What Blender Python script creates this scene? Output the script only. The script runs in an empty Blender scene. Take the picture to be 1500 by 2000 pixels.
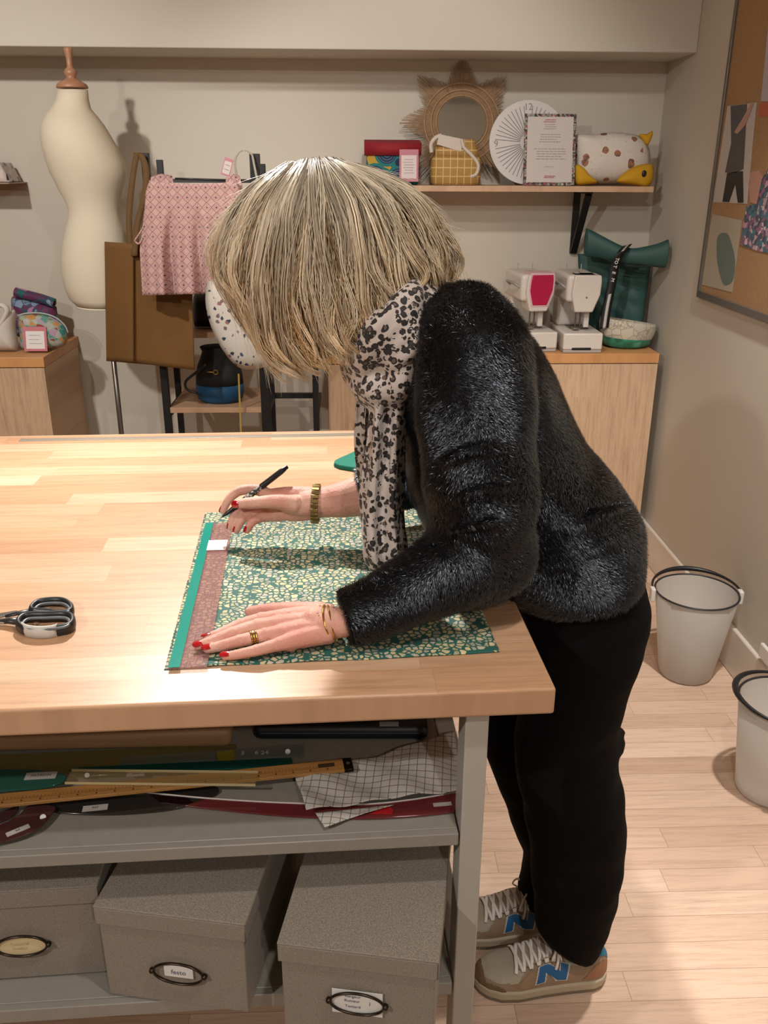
import bpy, bmesh, math, random
import numpy as np
from mathutils import Vector, Matrix, Euler, noise as mnoise
from math import sin, cos, pi, radians, sqrt

S = bpy.context.scene
COL = S.collection

# ------------------------------------------------------------------ camera
F_PX, PITCH, ROLL, YAW = 1717.56, .372008, .00488, .03816
EYE = Vector((0, 0, 1.5))
_fw = Vector((sin(YAW)*cos(PITCH), cos(YAW)*cos(PITCH), -sin(PITCH)))
_r0 = Vector((cos(YAW), -sin(YAW), 0))
_u0 = _r0.cross(_fw)
_r = _r0*cos(ROLL) + _u0*sin(ROLL)
_u = -_r0*sin(ROLL) + _u0*cos(ROLL)
cam = bpy.data.objects.new('camera', bpy.data.cameras.new('camera'))
COL.objects.link(cam)
m = Matrix.Identity(4)
for i in range(3):
    m[i][0], m[i][1], m[i][2], m[i][3] = _r[i], _u[i], -_fw[i], EYE[i]
cam.matrix_world = m
cam.data.sensor_fit = 'VERTICAL'
cam.data.sensor_height = 24
cam.data.lens = 24*F_PX/2000
cam.data.clip_start = .02
S.camera = cam
S.view_settings.view_transform = 'Standard'
S.view_settings.look = 'None'
S.view_settings.gamma = 1
S.view_settings.exposure = .84
S.view_settings.use_curve_mapping = False
S.cycles.use_denoising = True
S.cycles.max_bounces = 7
S.cycles.sample_clamp_indirect = 4

w = bpy.data.worlds.new('world'); S.world = w; w.use_nodes = True
w.node_tree.nodes['Background'].inputs[0].default_value = (1, .93, .84, 1)
w.node_tree.nodes['Background'].inputs[1].default_value = .25

# ceiling spots of the shop, the last two added as fill: (x, y, z, watts, cone degrees, aim)
LAMPS = [
    (-1.30, 1.55, 2.42, 62, 96, (-1.25, 3.1, .9)),
    (-.50, 2.58, 2.42, 146, 70, (-.30, 1.02, .9)),
    (-.10, 2.25, 2.42, 8, 100, (-.05, 1.30, .9)),
    (.30, .45, 2.42, 22, 120, (.25, 1.4, .9)),
    (.15, 2.0, 2.42, 26, 74, (.25, 3.7, 1.2)),
    (.88, 1.50, 2.42, 80, 84, (1.10, 2.2, .2)),
    (-1.5, -.5, 2.42, 60, 110, (-.3, 1.1, .5)),  # added unseen lamp, brightens the box and shelf fronts
    (.6, -1.2, 2.42, 30, 140, (.4, -.6, 0)),  # extra unseen lamp, added for bounce from the rest of the room
]
for i, (x, y, z, wt, cone, aim) in enumerate(LAMPS):
    ld = bpy.data.lights.new('ceiling_spot_light', 'SPOT')
    ld.energy = wt; ld.color = (1, .96, .905); ld.spot_size = radians(cone); ld.spot_blend = .7
    ld.shadow_soft_size = .035
    lo = bpy.data.objects.new('ceiling_spot_light', ld); COL.objects.link(lo)
    lo.location = (x, y, z-.03)
    lo.rotation_euler = (Vector(aim)-Vector((x, y, z))).to_track_quat('-Z', 'Y').to_euler()

# ------------------------------------------------------------------ helpers
def ray(px, py):
    return _fw + _r*((px-750)/F_PX) - _u*((py-1000)/F_PX)

def at(px, py, X=None, Y=None, Z=None):
    """the point of the place on the plane X, Y or Z = const seen at a photo pixel"""
    d = ray(px, py)
    t = (X-EYE.x)/d.x if X is not None else (Y-EYE.y)/d.y if Y is not None else (Z-EYE.z)/d.z
    return EYE + d*t

def lin(c):
    if isinstance(c, str):
        c = c.lstrip('#'); c = [int(c[i:i+2], 16)/255 for i in (0, 2, 4)]
        return tuple(x/12.92 if x <= .04045 else ((x+.055)/1.055)**2.4 for x in c)
    return tuple(c[:3])

W = {}                                      # object name -> matrix of its root

def link(name, data, parent=None):
    o = bpy.data.objects.new(name, data); COL.objects.link(o)
    if parent is not None:
        o.parent = parent; W[o] = W.get(parent, Matrix.Identity(4))
    else:
        W[o] = Matrix.Identity(4)
    return o

def thing(name, label, cat, loc=(0, 0, 0), rot=(0, 0, 0), group=None):
    o = bpy.data.objects.new(name, None); COL.objects.link(o)
    o.empty_display_size = .05
    o.location = loc; o.rotation_euler = rot
    W[o] = Matrix.Translation(Vector(loc)) @ Euler(rot).to_matrix().to_4x4()
    tag(o, label, cat, group)
    return o

def tag(o, label=None, cat=None, group=None, kind=None):
    if label: o['label'] = label
    if cat: o['category'] = cat
    if group: o['group'] = group
    if kind: o['kind'] = kind
    return o

def dup(root, loc=None, rot=None):
    r = root.copy(); COL.objects.link(r)
    if loc is not None: r.location = loc
    if rot is not None: r.rotation_euler = rot
    for ch in list(root.children):
        c = ch.copy(); COL.objects.link(c); c.parent = r
        for g in list(ch.children):
            d = g.copy(); COL.objects.link(d); d.parent = c
    return r

def frame(o, x, y=None, z=None):
    """matrix with origin o, local x along x, and y (or z) as given as closely as possible"""
    x = Vector(x).normalized()
    if z is not None:
        z = Vector(z); z = (z - x*z.dot(x)).normalized(); y = z.cross(x)
    else:
        y = Vector(y); y = (y - x*y.dot(x)).normalized(); z = x.cross(y)
    M = Matrix.Identity(4)
    for i in range(3):
        M[i][0], M[i][1], M[i][2], M[i][3] = x[i], y[i], z[i], o[i]
    return M

class MB:
    def __init__(s, M=None):
        s.v = []; s.f = []; s.M = M or Matrix.Identity(4); s.uv = None
    def add(s, vs, fs, M=None):
        b = len(s.v); T = s.M @ M if M else s.M
        s.v += [T @ Vector(p) for p in vs]
        s.f += [tuple(b+i for i in f) for f in fs]
        return s
    def box(s, c, d, M=None):
        x, y, z = c; a, b, h = d[0]/2, d[1]/2, d[2]/2
        vs = [(x+i*a, y+j*b, z+k*h) for i in (-1, 1) for j in (-1, 1) for k in (-1, 1)]
        return s.add(vs, [(0, 1, 3, 2), (4, 6, 7, 5), (0, 4, 5, 1), (2, 3, 7, 6), (0, 2, 6, 4), (1, 5, 7, 3)], M)
    def box2(s, a, b, M=None):
        return s.box([(a[i]+b[i])/2 for i in range(3)], [abs(b[i]-a[i]) for i in range(3)], M)
    def rings(s, rings, closed=True, cap=True, M=None):
        n = len(rings[0]); vs = [p for r in rings for p in r]; fs = []
        for i in range(len(rings)-1):
            for j in range(n if closed else n-1):
                k = (j+1) % n
                fs.append((i*n+j, i*n+k, (i+1)*n+k, (i+1)*n+j))
        if cap and closed:
            fs.append(tuple(range(n-1, -1, -1))); fs.append(tuple((len(rings)-1)*n+j for j in range(n)))
        return s.add(vs, fs, M)
    def tube(s, path, r, n=10, M=None, flat=1.0, up=None, cap=True):
        path = [Vector(p) for p in path]; rr = r if hasattr(r, '__len__') else [r]*len(path)
        rings = []; prev = None
        for i, p in enumerate(path):
            t = (path[min(i+1, len(path)-1)] - path[max(i-1, 0)])
            t = t.normalized() if t.length > 1e-9 else Vector((0, 0, 1))
            if prev is None:
                a = Vector(up) if up else (Vector((0, 0, 1)) if abs(t.z) < .9 else Vector((1, 0, 0)))
            else: a = prev
            a = (a - t*a.dot(t)).normalized(); prev = a; b = t.cross(a)
            rings.append([p + a*(cos(2*pi*k/n)*rr[i]*flat) + b*(sin(2*pi*k/n)*rr[i]) for k in range(n)])
        return s.rings(rings, True, cap, M)
    def cyl(s, p0, p1, r0, r1=None, n=16, M=None):
        return s.tube([p0, p1], [r0, r0 if r1 is None else r1], n, M)
    def lathe(s, prof, n=24, M=None, cap=True, sx=1, sy=1):
        rings = [[(r*cos(2*pi*k/n)*sx, r*sin(2*pi*k/n)*sy, z) for k in range(n)] for r, z in prof]
        return s.rings(rings, True, cap, M)
    def prism(s, pts, h, M=None, z0=0):
        n = len(pts)
        vs = [(x, y, z0) for x, y in pts] + [(x, y, z0+h) for x, y in pts]
        fs = [tuple(range(n-1, -1, -1)), tuple(range(n, 2*n))] + [(i, (i+1) % n, n+(i+1) % n, n+i) for i in range(n)]
        return s.add(vs, fs, M)
    def grid(s, fn, nu, nv, M=None, thick=None, wrap=False):
        vs = [Vector(fn(i/(nu-1), j/(nv-1))) for i in range(nu) for j in range(nv)]
        fs = [(i*nv+j, (i+1)*nv+j, (i+1)*nv+j+1, i*nv+j+1) for i in range(nu-1) for j in range(nv-1)]
        return s.add(vs, fs, M)
    def sphere(s, c, r, n=14, M=None, sc=(1, 1, 1)):
        c = Vector(c); rings = []
        for i in range(1, n):
            a = pi*i/n
            rings.append([c + Vector((sin(a)*cos(2*pi*k/n)*r*sc[0], sin(a)*sin(2*pi*k/n)*r*sc[1], -cos(a)*r*sc[2])) for k in range(n)])
        return s.rings(rings, True, True, M)
    def build(s, name, mat=None, parent=None, smooth=False, bevel=0, seg=2, solid=0, sub=0, off=0, auto=None):
        Wi = (W[parent].inverted() if parent is not None else Matrix.Identity(4))
        me = bpy.data.meshes.new(name)
        me.from_pydata([tuple(Wi @ p) for p in s.v], [], s.f)
        bm = bmesh.new(); bm.from_mesh(me); bmesh.ops.recalc_face_normals(bm, faces=bm.faces); bm.to_mesh(me); bm.free()
        if mat: me.materials.append(mat)
        o = link(name, me, parent)
        if smooth:
            me.polygons.foreach_set('use_smooth', [True]*len(me.polygons))
        if solid:
            md = o.modifiers.new('solid', 'SOLIDIFY'); md.thickness = solid; md.offset = off
        if bevel:
            md = o.modifiers.new('bevel', 'BEVEL'); md.width = bevel; md.segments = seg; md.limit_method = 'ANGLE'
            md.angle_limit = radians(40); md.harden_normals = False
            me.polygons.foreach_set('use_smooth', [True]*len(me.polygons))
            ang(me, 35)
        elif auto:
            me.polygons.foreach_set('use_smooth', [True]*len(me.polygons)); ang(me, auto)
        if sub:
            md = o.modifiers.new('sub', 'SUBSURF'); md.levels = md.render_levels = sub
        return o

def ang(me, deg):
    """mark edges sharper than deg as sharp"""
    bm = bmesh.new(); bm.from_mesh(me)
    for e in bm.edges:
        e.smooth = not (len(e.link_faces) == 2 and e.calc_face_angle(0) > radians(deg))
    bm.to_mesh(me); bm.free()

def cr(pts, n=8, closed=False):
    """Catmull-Rom through points (any dimension)"""
    P = [Vector(p) if len(p) > 2 else Vector((p[0], p[1], 0)) for p in pts]; out = []
    N = len(P); rng = range(N if closed else N-1)
    for i in rng:
        a = P[(i-1) % N] if closed or i else P[0]; b = P[i]; c = P[(i+1) % N]
        d = P[(i+2) % N] if closed or i+2 < N else P[-1]
        for k in range(n):
            t = k/n
            out.append(.5*((2*b) + (c-a)*t + (2*a-5*b+4*c-d)*t*t + (3*b-a-3*c+d)*t**3))
    if not closed: out.append(P[-1])
    return out

def cr2(pts, n=8, closed=True):
    return [(p.x, p.y) for p in cr(pts, n, closed)]

def evalmesh(o):
    dg = bpy.context.evaluated_depsgraph_get(); dg.update()
    return bpy.data.meshes.new_from_object(o.evaluated_get(dg))

def remeshed(mb, voxel, smooth_it=4, factor=.5):
    """voxel-remesh a union of closed shapes and relax it; returns mesh data"""
    me = bpy.data.meshes.new('tmp'); me.from_pydata([tuple(p) for p in mb.v], [], mb.f)
    bm = bmesh.new(); bm.from_mesh(me); bmesh.ops.recalc_face_normals(bm, faces=bm.faces); bm.to_mesh(me); bm.free()
    o = bpy.data.objects.new('tmp', me); COL.objects.link(o)
    md = o.modifiers.new('r', 'REMESH'); md.mode = 'VOXEL'; md.voxel_size = voxel
    if smooth_it:
        md = o.modifiers.new('s', 'SMOOTH'); md.factor = factor; md.iterations = smooth_it
    out = evalmesh(o)
    bpy.data.objects.remove(o); bpy.data.meshes.remove(me)
    out.polygons.foreach_set('use_smooth', [True]*len(out.polygons))
    return out

def text_part(txt, size, M, mat, name, parent, extrude=.0002, align='CENTER', bold=0):
    """lettering as a real mesh: M places local XY plane"""
    cu = bpy.data.curves.new('txt', 'FONT'); cu.body = txt; cu.size = size; cu.extrude = extrude; cu.offset = bold
    cu.align_x = align; cu.align_y = 'CENTER'; cu.resolution_u = 3
    o = bpy.data.objects.new('txt', cu); COL.objects.link(o)
    me = evalmesh(o); bpy.data.objects.remove(o)
    Wi = W[parent].inverted() if parent is not None else Matrix.Identity(4)
    me.transform(Wi @ M); me.materials.clear(); me.materials.append(mat)
    return link(name, me, parent)

# ------------------------------------------------------------------ materials
class NT:
    def __init__(s, name):
        s.m = bpy.data.materials.new(name); s.m.use_nodes = True; s.t = s.m.node_tree
        s.b = s.t.nodes['Principled BSDF']
    def n(s, typ, **kw):
        nd = s.t.nodes.new('ShaderNode'+typ)
        for k, v in kw.items():
            if hasattr(nd, k): setattr(nd, k, v)
            else: nd.inputs[k].default_value = v
        return nd
    def l(s, a, b): s.t.links.new(a, b)
    def math(s, op, a, b=None, c=None):
        nd = s.t.nodes.new('ShaderNodeMath'); nd.operation = op
        for i, x in enumerate((a, b, c)):
            if x is None: continue
            if isinstance(x, (int, float)): nd.inputs[i].default_value = x
            else: s.l(x, nd.inputs[i])
        return nd.outputs[0]
    def mix(s, f, a, b, typ='MIX'):
        nd = s.t.nodes.new('ShaderNodeMix'); nd.data_type = 'RGBA'; nd.blend_type = typ
        for i, x in ((0, f), (6, a), (7, b)):
            if isinstance(x, (int, float)): nd.inputs[i].default_value = x
            elif isinstance(x, (tuple, str)): nd.inputs[i].default_value = (*lin(x), 1)
            else: s.l(x, nd.inputs[i])
        return nd.outputs[2]
    def ramp(s, f, stops, interp='LINEAR'):
        nd = s.t.nodes.new('ShaderNodeValToRGB'); nd.color_ramp.interpolation = interp
        e = nd.color_ramp.elements
        while len(e) < len(stops): e.new(.5)
        for q, (p, c) in zip(e, stops): q.position = p; q.color = (*lin(c), 1)
        s.l(f, nd.inputs[0]); return nd.outputs[0]
    def coord(s, kind='Object', scale=(1, 1, 1), rot=(0, 0, 0)):
        tc = s.n('TexCoord'); mp = s.n('Mapping')
        mp.inputs['Scale'].default_value = scale; mp.inputs['Rotation'].default_value = rot
        s.l(tc.outputs[kind], mp.inputs[0]); return mp.outputs[0]
    def noise(s, vec, scale, detail=4, rough=.5, out=0):
        nd = s.n('TexNoise', Scale=scale, Detail=detail, Roughness=rough); s.l(vec, nd.inputs[0]); return nd.outputs[out]
    def voro(s, vec, scale, feature='F1', out=0, rnd=1.0):
        nd = s.n('TexVoronoi', Scale=scale, feature=feature); nd.inputs['Randomness'].default_value = rnd
        s.l(vec, nd.inputs[0]); return nd.outputs[out]
    def sep(s, vec):
        nd = s.n('SeparateXYZ'); s.l(vec, nd.inputs[0]); return nd.outputs
    def comb(s, x, y, z=0.0):
        nd = s.n('CombineXYZ')
        for i, q in enumerate((x, y, z)):
            if isinstance(q, (int, float)): nd.inputs[i].default_value = q
            else: s.l(q, nd.inputs[i])
        return nd.outputs[0]
    def white(s, vec):
        nd = s.n('TexWhiteNoise'); s.l(vec, nd.inputs[0]); return nd.outputs[0]
    def bump(s, h, strength=.3, dist=.002):
        nd = s.n('Bump', Strength=strength, Distance=dist); s.l(h, nd.inputs['Height']); s.l(nd.outputs[0], s.b.inputs['Normal'])
    def set(s, **kw):
        al = {'color': 'Base Color', 'rough': 'Roughness', 'metal': 'Metallic', 'sheen': 'Sheen Weight', 'trans': 'Transmission Weight',
              'ior': 'IOR', 'spec': 'Specular IOR Level', 'coat': 'Coat Weight', 'sss': 'Subsurface Weight', 'alpha': 'Alpha', 'sheenr': 'Sheen Roughness'}
        for k, v in kw.items():
            i = s.b.inputs[al[k]]
            if hasattr(v, 'node'): s.l(v, i)
            elif k == 'color': i.default_value = (*lin(v), 1)
            else: i.default_value = v
        return s

_pm = {}
def plain(col, rough=.5, metal=0, **kw):
    key = (str(col), rough, metal, tuple(kw.items()))
    if key not in _pm:
        t = NT('surface'); t.set(color=col, rough=rough, metal=metal, **kw); _pm[key] = t.m
    return _pm[key]

def mottled(name, c1, c2, scale=8, rough=.5, bump=0, bscale=200, **kw):
    t = NT(name); v = t.coord(); f = t.noise(v, scale, 5)
    t.set(color=t.mix(f, c1, c2), rough=rough, **kw)
    if bump: t.bump(t.noise(v, bscale, 3), bump, .001)
    return t.m

def planks(name, L, H, cols, along='x', rough=.4, grain=.25, seam=.35, seed=0, spec=.5, up='y'):
    """staves of length L and width H running along one axis, object space"""
    t = NT(name); o = t.sep(t.coord())
    x = o[0] if along == 'x' else o[1] if along == 'y' else o[2]
    y = {'x': o[0], 'y': o[1], 'z': o[2]}[up]
    r = t.math('DIVIDE', y, H); row = t.math('FLOOR', r)
    off = t.white(t.comb(row, seed+.3))
    c = t.math('ADD', t.math('DIVIDE', x, L), t.math('MULTIPLY', off, 7.3)); cell = t.math('FLOOR', c)
    rnd = t.white(t.comb(row, cell, seed+1.7))
    base = t.ramp(rnd, [(i/(len(cols)-1), q) for i, q in enumerate(cols)])
    s1 = t.comb(t.math('MULTIPLY', x, 3.0), t.math('MULTIPLY', y, 45.0), t.math('MULTIPLY', rnd, 9.0))
    g = t.noise(s1, 2.0, 6, .62)
    s2 = t.comb(t.math('MULTIPLY', x, 12.0), t.math('MULTIPLY', y, 320.0), t.math('MULTIPLY', rnd, 9.0))
    g2 = t.noise(s2, 2.0, 3, .6)
    gg = t.math('ADD', t.math('MULTIPLY', g, .7), t.math('MULTIPLY', g2, .45))
    gm = t.ramp(gg, [(.38, (.62, .55, .48)), (.62, (1.1, 1.08, 1.05))])
    col = t.mix(grain, base, t.mix(1.0, base, gm, 'MULTIPLY'))
    fr = t.math('FRACT', r); d = t.math('MINIMUM', fr, t.math('SUBTRACT', 1.0, fr))
    e1 = t.math('LESS_THAN', d, .0007/H)
    fc = t.math('FRACT', c); d2 = t.math('MINIMUM', fc, t.math('SUBTRACT', 1.0, fc))
    e2 = t.math('LESS_THAN', d2, .0007/L)
    e = t.math('MULTIPLY', t.math('MAXIMUM', e1, e2), seam)
    col = t.mix(e, col, (.16, .09, .045))
    t.set(color=col, rough=rough, spec=spec)
    t.bump(gg, .06, .0006)
    return t.m
# ------------------------------------------------------------------ the room
wall_m = mottled('wall_paint', '#c6beb0', '#c1b8aa', 3, .75, .05, 350)
beam_m = mottled('beam_paint', '#c6bfb3', '#c2bbae', 3, .75)
trim_m = plain('#d8cdc0', .45)
floor_m = planks('oak_floor', .62, .068, ['#bfa18c', '#d2b6a1', '#c9ac97', '#dabfab', '#c5a791', '#d5baa5'], 'x', .42, .55, .55, 3, .4)
XR, YB, ZC = 1.215, 3.70, 2.45
X0, Y0 = -3.0, -2.6

def struct(o): o['kind'] = 'structure'; return o
struct(MB().box2((X0, Y0, -.05), (XR+.1, YB+.1, 0)).build('floor', floor_m))
struct(MB().box2((X0, YB, 0), (XR+.1, YB+.1, ZC)).build('wall_back', wall_m))
struct(MB().box2((XR, Y0, 0), (XR+.1, YB, ZC)).build('wall_right', wall_m))
struct(MB().box2((X0-.1, Y0, 0), (X0, YB, ZC)).build('wall_left', wall_m))
struct(MB().box2((X0-.1, Y0-.1, 0), (XR+.1, Y0, ZC)).build('wall_front', wall_m))
struct(MB().box2((X0-.1, Y0-.1, ZC), (XR+.1, YB+.1, ZC+.08)).build('ceiling', plain('#dcd4c8', .8)))
struct(MB().box2((X0, 3.40, 1.882), (XR, YB, ZC)).build('trim_1', beam_m, bevel=.003))
struct(MB().box2((XR-.016, Y0, 0), (XR, YB, .15)).build('baseboard_right', trim_m, bevel=.006, seg=3))
struct(MB().box2((X0, YB-.016, 0), (XR-.016, YB, .12)).build('baseboard_back', trim_m, bevel=.006, seg=3))
struct(MB().box2((X0, Y0, 0), (X0+.016, YB, .12)).build('baseboard_left', trim_m, bevel=.006, seg=3))
# recessed bezels in the ceiling, for the added spots too
for i, (x, y, z, wt, cone, aim) in enumerate(LAMPS):
    t = thing('ceiling_spotlight', 'unseen round white recessed ceiling spotlight above the workshop', 'spotlight', (x, y, ZC), group='ceiling spotlights')
    MB().lathe([(.030, -.001), (.045, -.001), (.045, -.008), (.030, -.008)], 24, Matrix.Translation((x, y, ZC)), cap=False).build('bezel', plain('#e8e4dc', .4), t, smooth=True)

# ------------------------------------------------------------------ the cutting table
TR = .04045
table = thing('cutting_table', 'large light wood topped cutting table on a grey metal frame with two shelves', 'table', (.251, .929, 0), (0, 0, TR))
TM = W[table]
wood_m = planks('beech_staves', .62, .058, ['#b18664', '#be9776', '#b68c6b', '#c5a385', '#b38a69', '#cdb094', '#ba9172'], 'x', .36, .6, .18, 11, .45)
steel_m = plain('#a19c93', .42, 0, spec=.5)
shelf_m = mottled('grey_shelf_lacquer', '#8a857b', '#7f7a71', 60, .38)
T, TH, TL, TD = .90, .038, 2.6, 1.175
MB(TM).box2((-TL, 0, T-TH), (0, TD, T)).build('tabletop', wood_m, table, bevel=.004, seg=3)
# aluminium rule let into the far edge
a0, a1 = TM.inverted() @ at(42, 857, Z=T), TM.inverted() @ at(700, 852, Z=T)
MB(TM).box2((a0.x, TD-.052, T-.0005), (.0-.05, TD-.030, T+.0012)).build('inlaid_metal_rule', plain('#a59c90', .38, .55), table, bevel=.0005)
Li = TM.inverted()
def legbox(x0, x1, y0, y1): return MB(TM).box2((x0, y0, 0), (x1, y1, T-TH)).build('leg', steel_m, table, bevel=.002)
LX1 = (Li @ at(953, 1400, Y=.955)).x; LX0 = LX1-.0305
legbox(LX0, LX1, .02, .07); legbox(LX0, LX1, TD-.07, TD-.02)
legbox(-TL+.05, -TL+.08, .02, .07); legbox(-TL+.05, -TL+.08, TD-.07, TD-.02)
ZS1 = .692; ZS2 = .30
SX = LX0-.002
z1 = at(897, 1625, Y=.95).z
ZS1 = z1
e1 = at(5, 1964, Y=.93)
ZS2 = e1.z
print('shelf z', ZS1, ZS2)
def shelf(z, y0, y1, lip):
    MB(TM).box2((-TL+.05, y0, z-lip), (SX, y0+.012, z)).box2((-TL+.05, y0+.012, z-.016), (SX, y1-.012, z)).box2((-TL+.05, y1-.012, z-lip), (SX, y1, z)).build('shelf', shelf_m, table, bevel=.0015)
shelf(ZS1, .022, .56, .020); shelf(ZS2, .022, .56, .024)
MB(TM).box2((LX0, .07, ZS1-.03), (LX1, TD-.07, ZS1)).build('side_rail', steel_m, table, bevel=.002)
MB(TM).box2((LX0, .07, ZS2-.03), (LX1, TD-.07, ZS2)).build('side_rail', steel_m, table, bevel=.002)
MB(TM).box2((-TL+.05, .56, ZS1), (SX-.05, .572, T-TH)).build('back_panel', plain('#3f3d3b', .6), table)
# ------------------------------------------------------------------ on the table top
def fabric_print(name, ground, blobs, scale, thr=.055, warp=.004):
    t = NT(name); v = t.coord()
    wn = t.n('TexNoise', Scale=scale*.6, Detail=1.0); t.l(v, wn.inputs[0])
    vm = t.n('VectorMath', operation='MULTIPLY_ADD'); t.l(wn.outputs[1], vm.inputs[0]); vm.inputs[1].default_value = (warp,)*3; t.l(v, vm.inputs[2])
    d = t.voro(vm.outputs[0], scale, 'DISTANCE_TO_EDGE', rnd=.85); c = t.voro(vm.outputs[0], scale, 'F1', 1, .85)
    pick = t.ramp(t.sep(c)[0], [(i/len(blobs), b) for i, b in enumerate(blobs)], 'CONSTANT')
    f = t.ramp(d, [(thr*1.0, (0, 0, 0)), (thr*1.6, (1, 1, 1))])
    k = t.math('GREATER_THAN', t.sep(c)[1], .08)
    fl = t.voro(v, scale*3.2, 'DISTANCE_TO_EDGE')
    petal = t.mix(t.math('LESS_THAN', fl, .06), pick, ground)
    pk = t.mix(t.math('GREATER_THAN', t.sep(c)[2], .6), pick, petal)
    t.set(color=t.mix(t.math('MULTIPLY', f, k), ground, pk), rough=.75, sheen=.1)
    t.bump(t.noise(v, 900, 2), .1, .0005)
    return t
cloth = fabric_print('teal_blossom_cotton', '#0c5449', ['#c9b98a', '#bfb39c', '#cfbf92', '#b3a997', '#c5b48c', '#b9a983'], 112, .105, .007)
A, B, C = at(402, 1003, Z=T), at(323, 1309, Z=T), at(976, 1275, Z=T)
D = C + (A-B)
def sheet(u, v):
    p = A*(1-u)*(1-v) + B*(1-u)*v + C*u*v + D*u*(1-v)
    if u == 0: p = p + Vector((-.0016 if int(v*119) % 2 else .0, 0, 0))
    z = .0012 + .0006*sin(u*19+v*5)*v**4 + (.0010*sin(u*11)**2 if v > .97 else 0)
    return p + Vector((0, .003*sin(u*6.5)*(v-.5), z))
fab = MB().grid(sheet, 60, 120).build('printed_cotton_fabric', cloth.m, None, smooth=True, solid=.0012, off=0)
tag(fab, 'teal cotton fabric covered in small cream blossoms, lying flat on the table under both hands', 'fabric')

# see-through quilting ruler on the fabric
q = [at(401, 1024, Z=T+.003), at(328, 1308, Z=T+.003), at(407, 1305, Z=T+.003), at(451, 1022, Z=T+.003)]
x_ax = (q[1]-q[0]); Lr = x_ax.length; M = frame(q[0], x_ax, z=(0, 0, 1))
wd = abs((M.inverted() @ q[2]).y)*.97
sgn = 1 if (M.inverted() @ q[2]).y > 0 else -1
def clear(name, col, alpha, rough=.12):
    t = NT(name); t.set(color=col, rough=rough, alpha=alpha, spec=.6); return t.m
rul = thing('sewing_ruler', 'clear rosy sewing ruler with teal edge strip, lying along left edge of the blossom fabric', 'ruler', q[0])
MB(M).box2((0, 0, 0), (Lr, sgn*wd, .0024)).build('blade', clear('rosy_acrylic', '#b07c78', .36), rul, bevel=.0004)
MB(M).box2((.0005, sgn*.0005, .0025), (Lr-.0005, sgn*wd*.30, .0029)).build('teal_strip', clear('teal_acrylic', '#128a7b', .93), rul)
MB(M).box2((Lr*.165, sgn*wd*.28, .0026), (Lr*.25, sgn*wd*.93, .0031)).build('white_label', plain('#e9d9dc', .5), rul)
mb = MB(M)
for i in range(1, int(Lr/.005)):
    x = i*.005
    mb.box((x, sgn*wd*.33 if i % 2 else sgn*wd*.35, .0028), (.0003, wd*(.05 if i % 2 else .10), .0002))
for y in (.5, .67, .84):
    mb.box((Lr/2, sgn*wd*y, .0026), (Lr*.99, .0003, .0002))
g = mb.build('graduation_marks', plain('#7a2f35', .5), rul)
mb = MB(M)
for i in range(7): mb.box((Lr*(.175+.0105*i), sgn*wd*.6, .0032), (.0004, wd*.55, .0002))
mb.build('label_lines', plain('#c06a78', .5), rul)

# scissors
def tz(px, py, h=0): return at(px, py, Z=T+h)
blk = plain('#202224', .38); gry = plain('#5a5e61', .35); stl = plain('#a9abac', .22, 1.0)
sc = thing('fabric_scissors', 'black handled fabric scissors with a strip of masking tape, lying open on the table', 'scissors', tz(80, 1205))
def loop(pts, h, r, inner, tall):
    P = [tz(a, b, h) for a, b in pts]; P = cr(P, 6, True); n = len(P)
    rings = []
    cen = sum(P, Vector())/n
    for i, p in enumerate(P):
        t = (P[(i+1) % n]-P[i-1]).normalized(); o = t.cross(Vector((0, 0, 1)))
        if o.dot(p-cen) < 0: o = -o
        ring = []
        for k in range(10):
            a = 2*pi*k/10
            ring.append(p + o*(r*(1 if abs(cos(a)) < .99 else .9)*cos(a)) + Vector((0, 0, tall*sin(a))))
        rings.append(ring)
    rings.append(rings[0]); return rings
far_pts = [(62, 1194), (72, 1180), (98, 1175), (124, 1176), (138, 1185), (138, 1196), (118, 1200), (90, 1197)]
near_pts = [(36, 1219), (50, 1206), (90, 1204), (125, 1203), (140, 1208), (141, 1220), (128, 1228), (90, 1233), (50, 1231)]
M0 = MB(); M0.rings(loop(far_pts, .008, .0042, 0, .0075), True, False)
M0.build('handle', blk, sc, smooth=True)
M0 = MB(); M0.rings(loop(near_pts, .009, .0048, 0, .0085), True, False)
M0.tube([tz(40, 1214, .009), tz(18, 1212, .008), tz(2, 1214, .006), tz(-30, 1212, .005)], [.007, .006, .0045, .003], 10, flat=.7)
M0.build('handle', blk, sc, smooth=True)
for pts, hh, rr in ((far_pts, .0125, .0022), (near_pts, .0145, .0025)):
    cx = sum(p[0] for p in pts)/len(pts); cy = sum(p[1] for p in pts)/len(pts)
    MB().rings(loop([(cx+(a-cx)*.86, cy+(b-cy)*.76) for a, b in pts], hh, rr, 0, .002), True, False).build('grip_lining', gry, sc, smooth=True)
MB().tube([tz(66, 1192, .008), tz(38, 1197, .008), tz(10, 1204, .007)], [.006, .0045, .003], 10, flat=.6).build('handle_shank', blk, sc, smooth=True)
for a, b in (((34, 1198), (-190, 1235)), ((12, 1214), (-200, 1215))):
    p, e = tz(*a, .006), tz(*b, .003); Mf = frame(p, e-p, z=(0, 0, 1)); Lb = (e-p).length
    s = 1 if b[1] > 1220 else -1
    MB(Mf).prism([(0, -.006), (Lb*.5, -.0065), (Lb, 0), (Lb*.5, .004), (0, .006)], .0022).build('blade', stl, sc, bevel=.0004)
MB().cyl(tz(-22, 1206, .002), tz(-22, 1206, .011), .005, n=16).build('pivot_screw', stl, sc, smooth=True)
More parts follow.
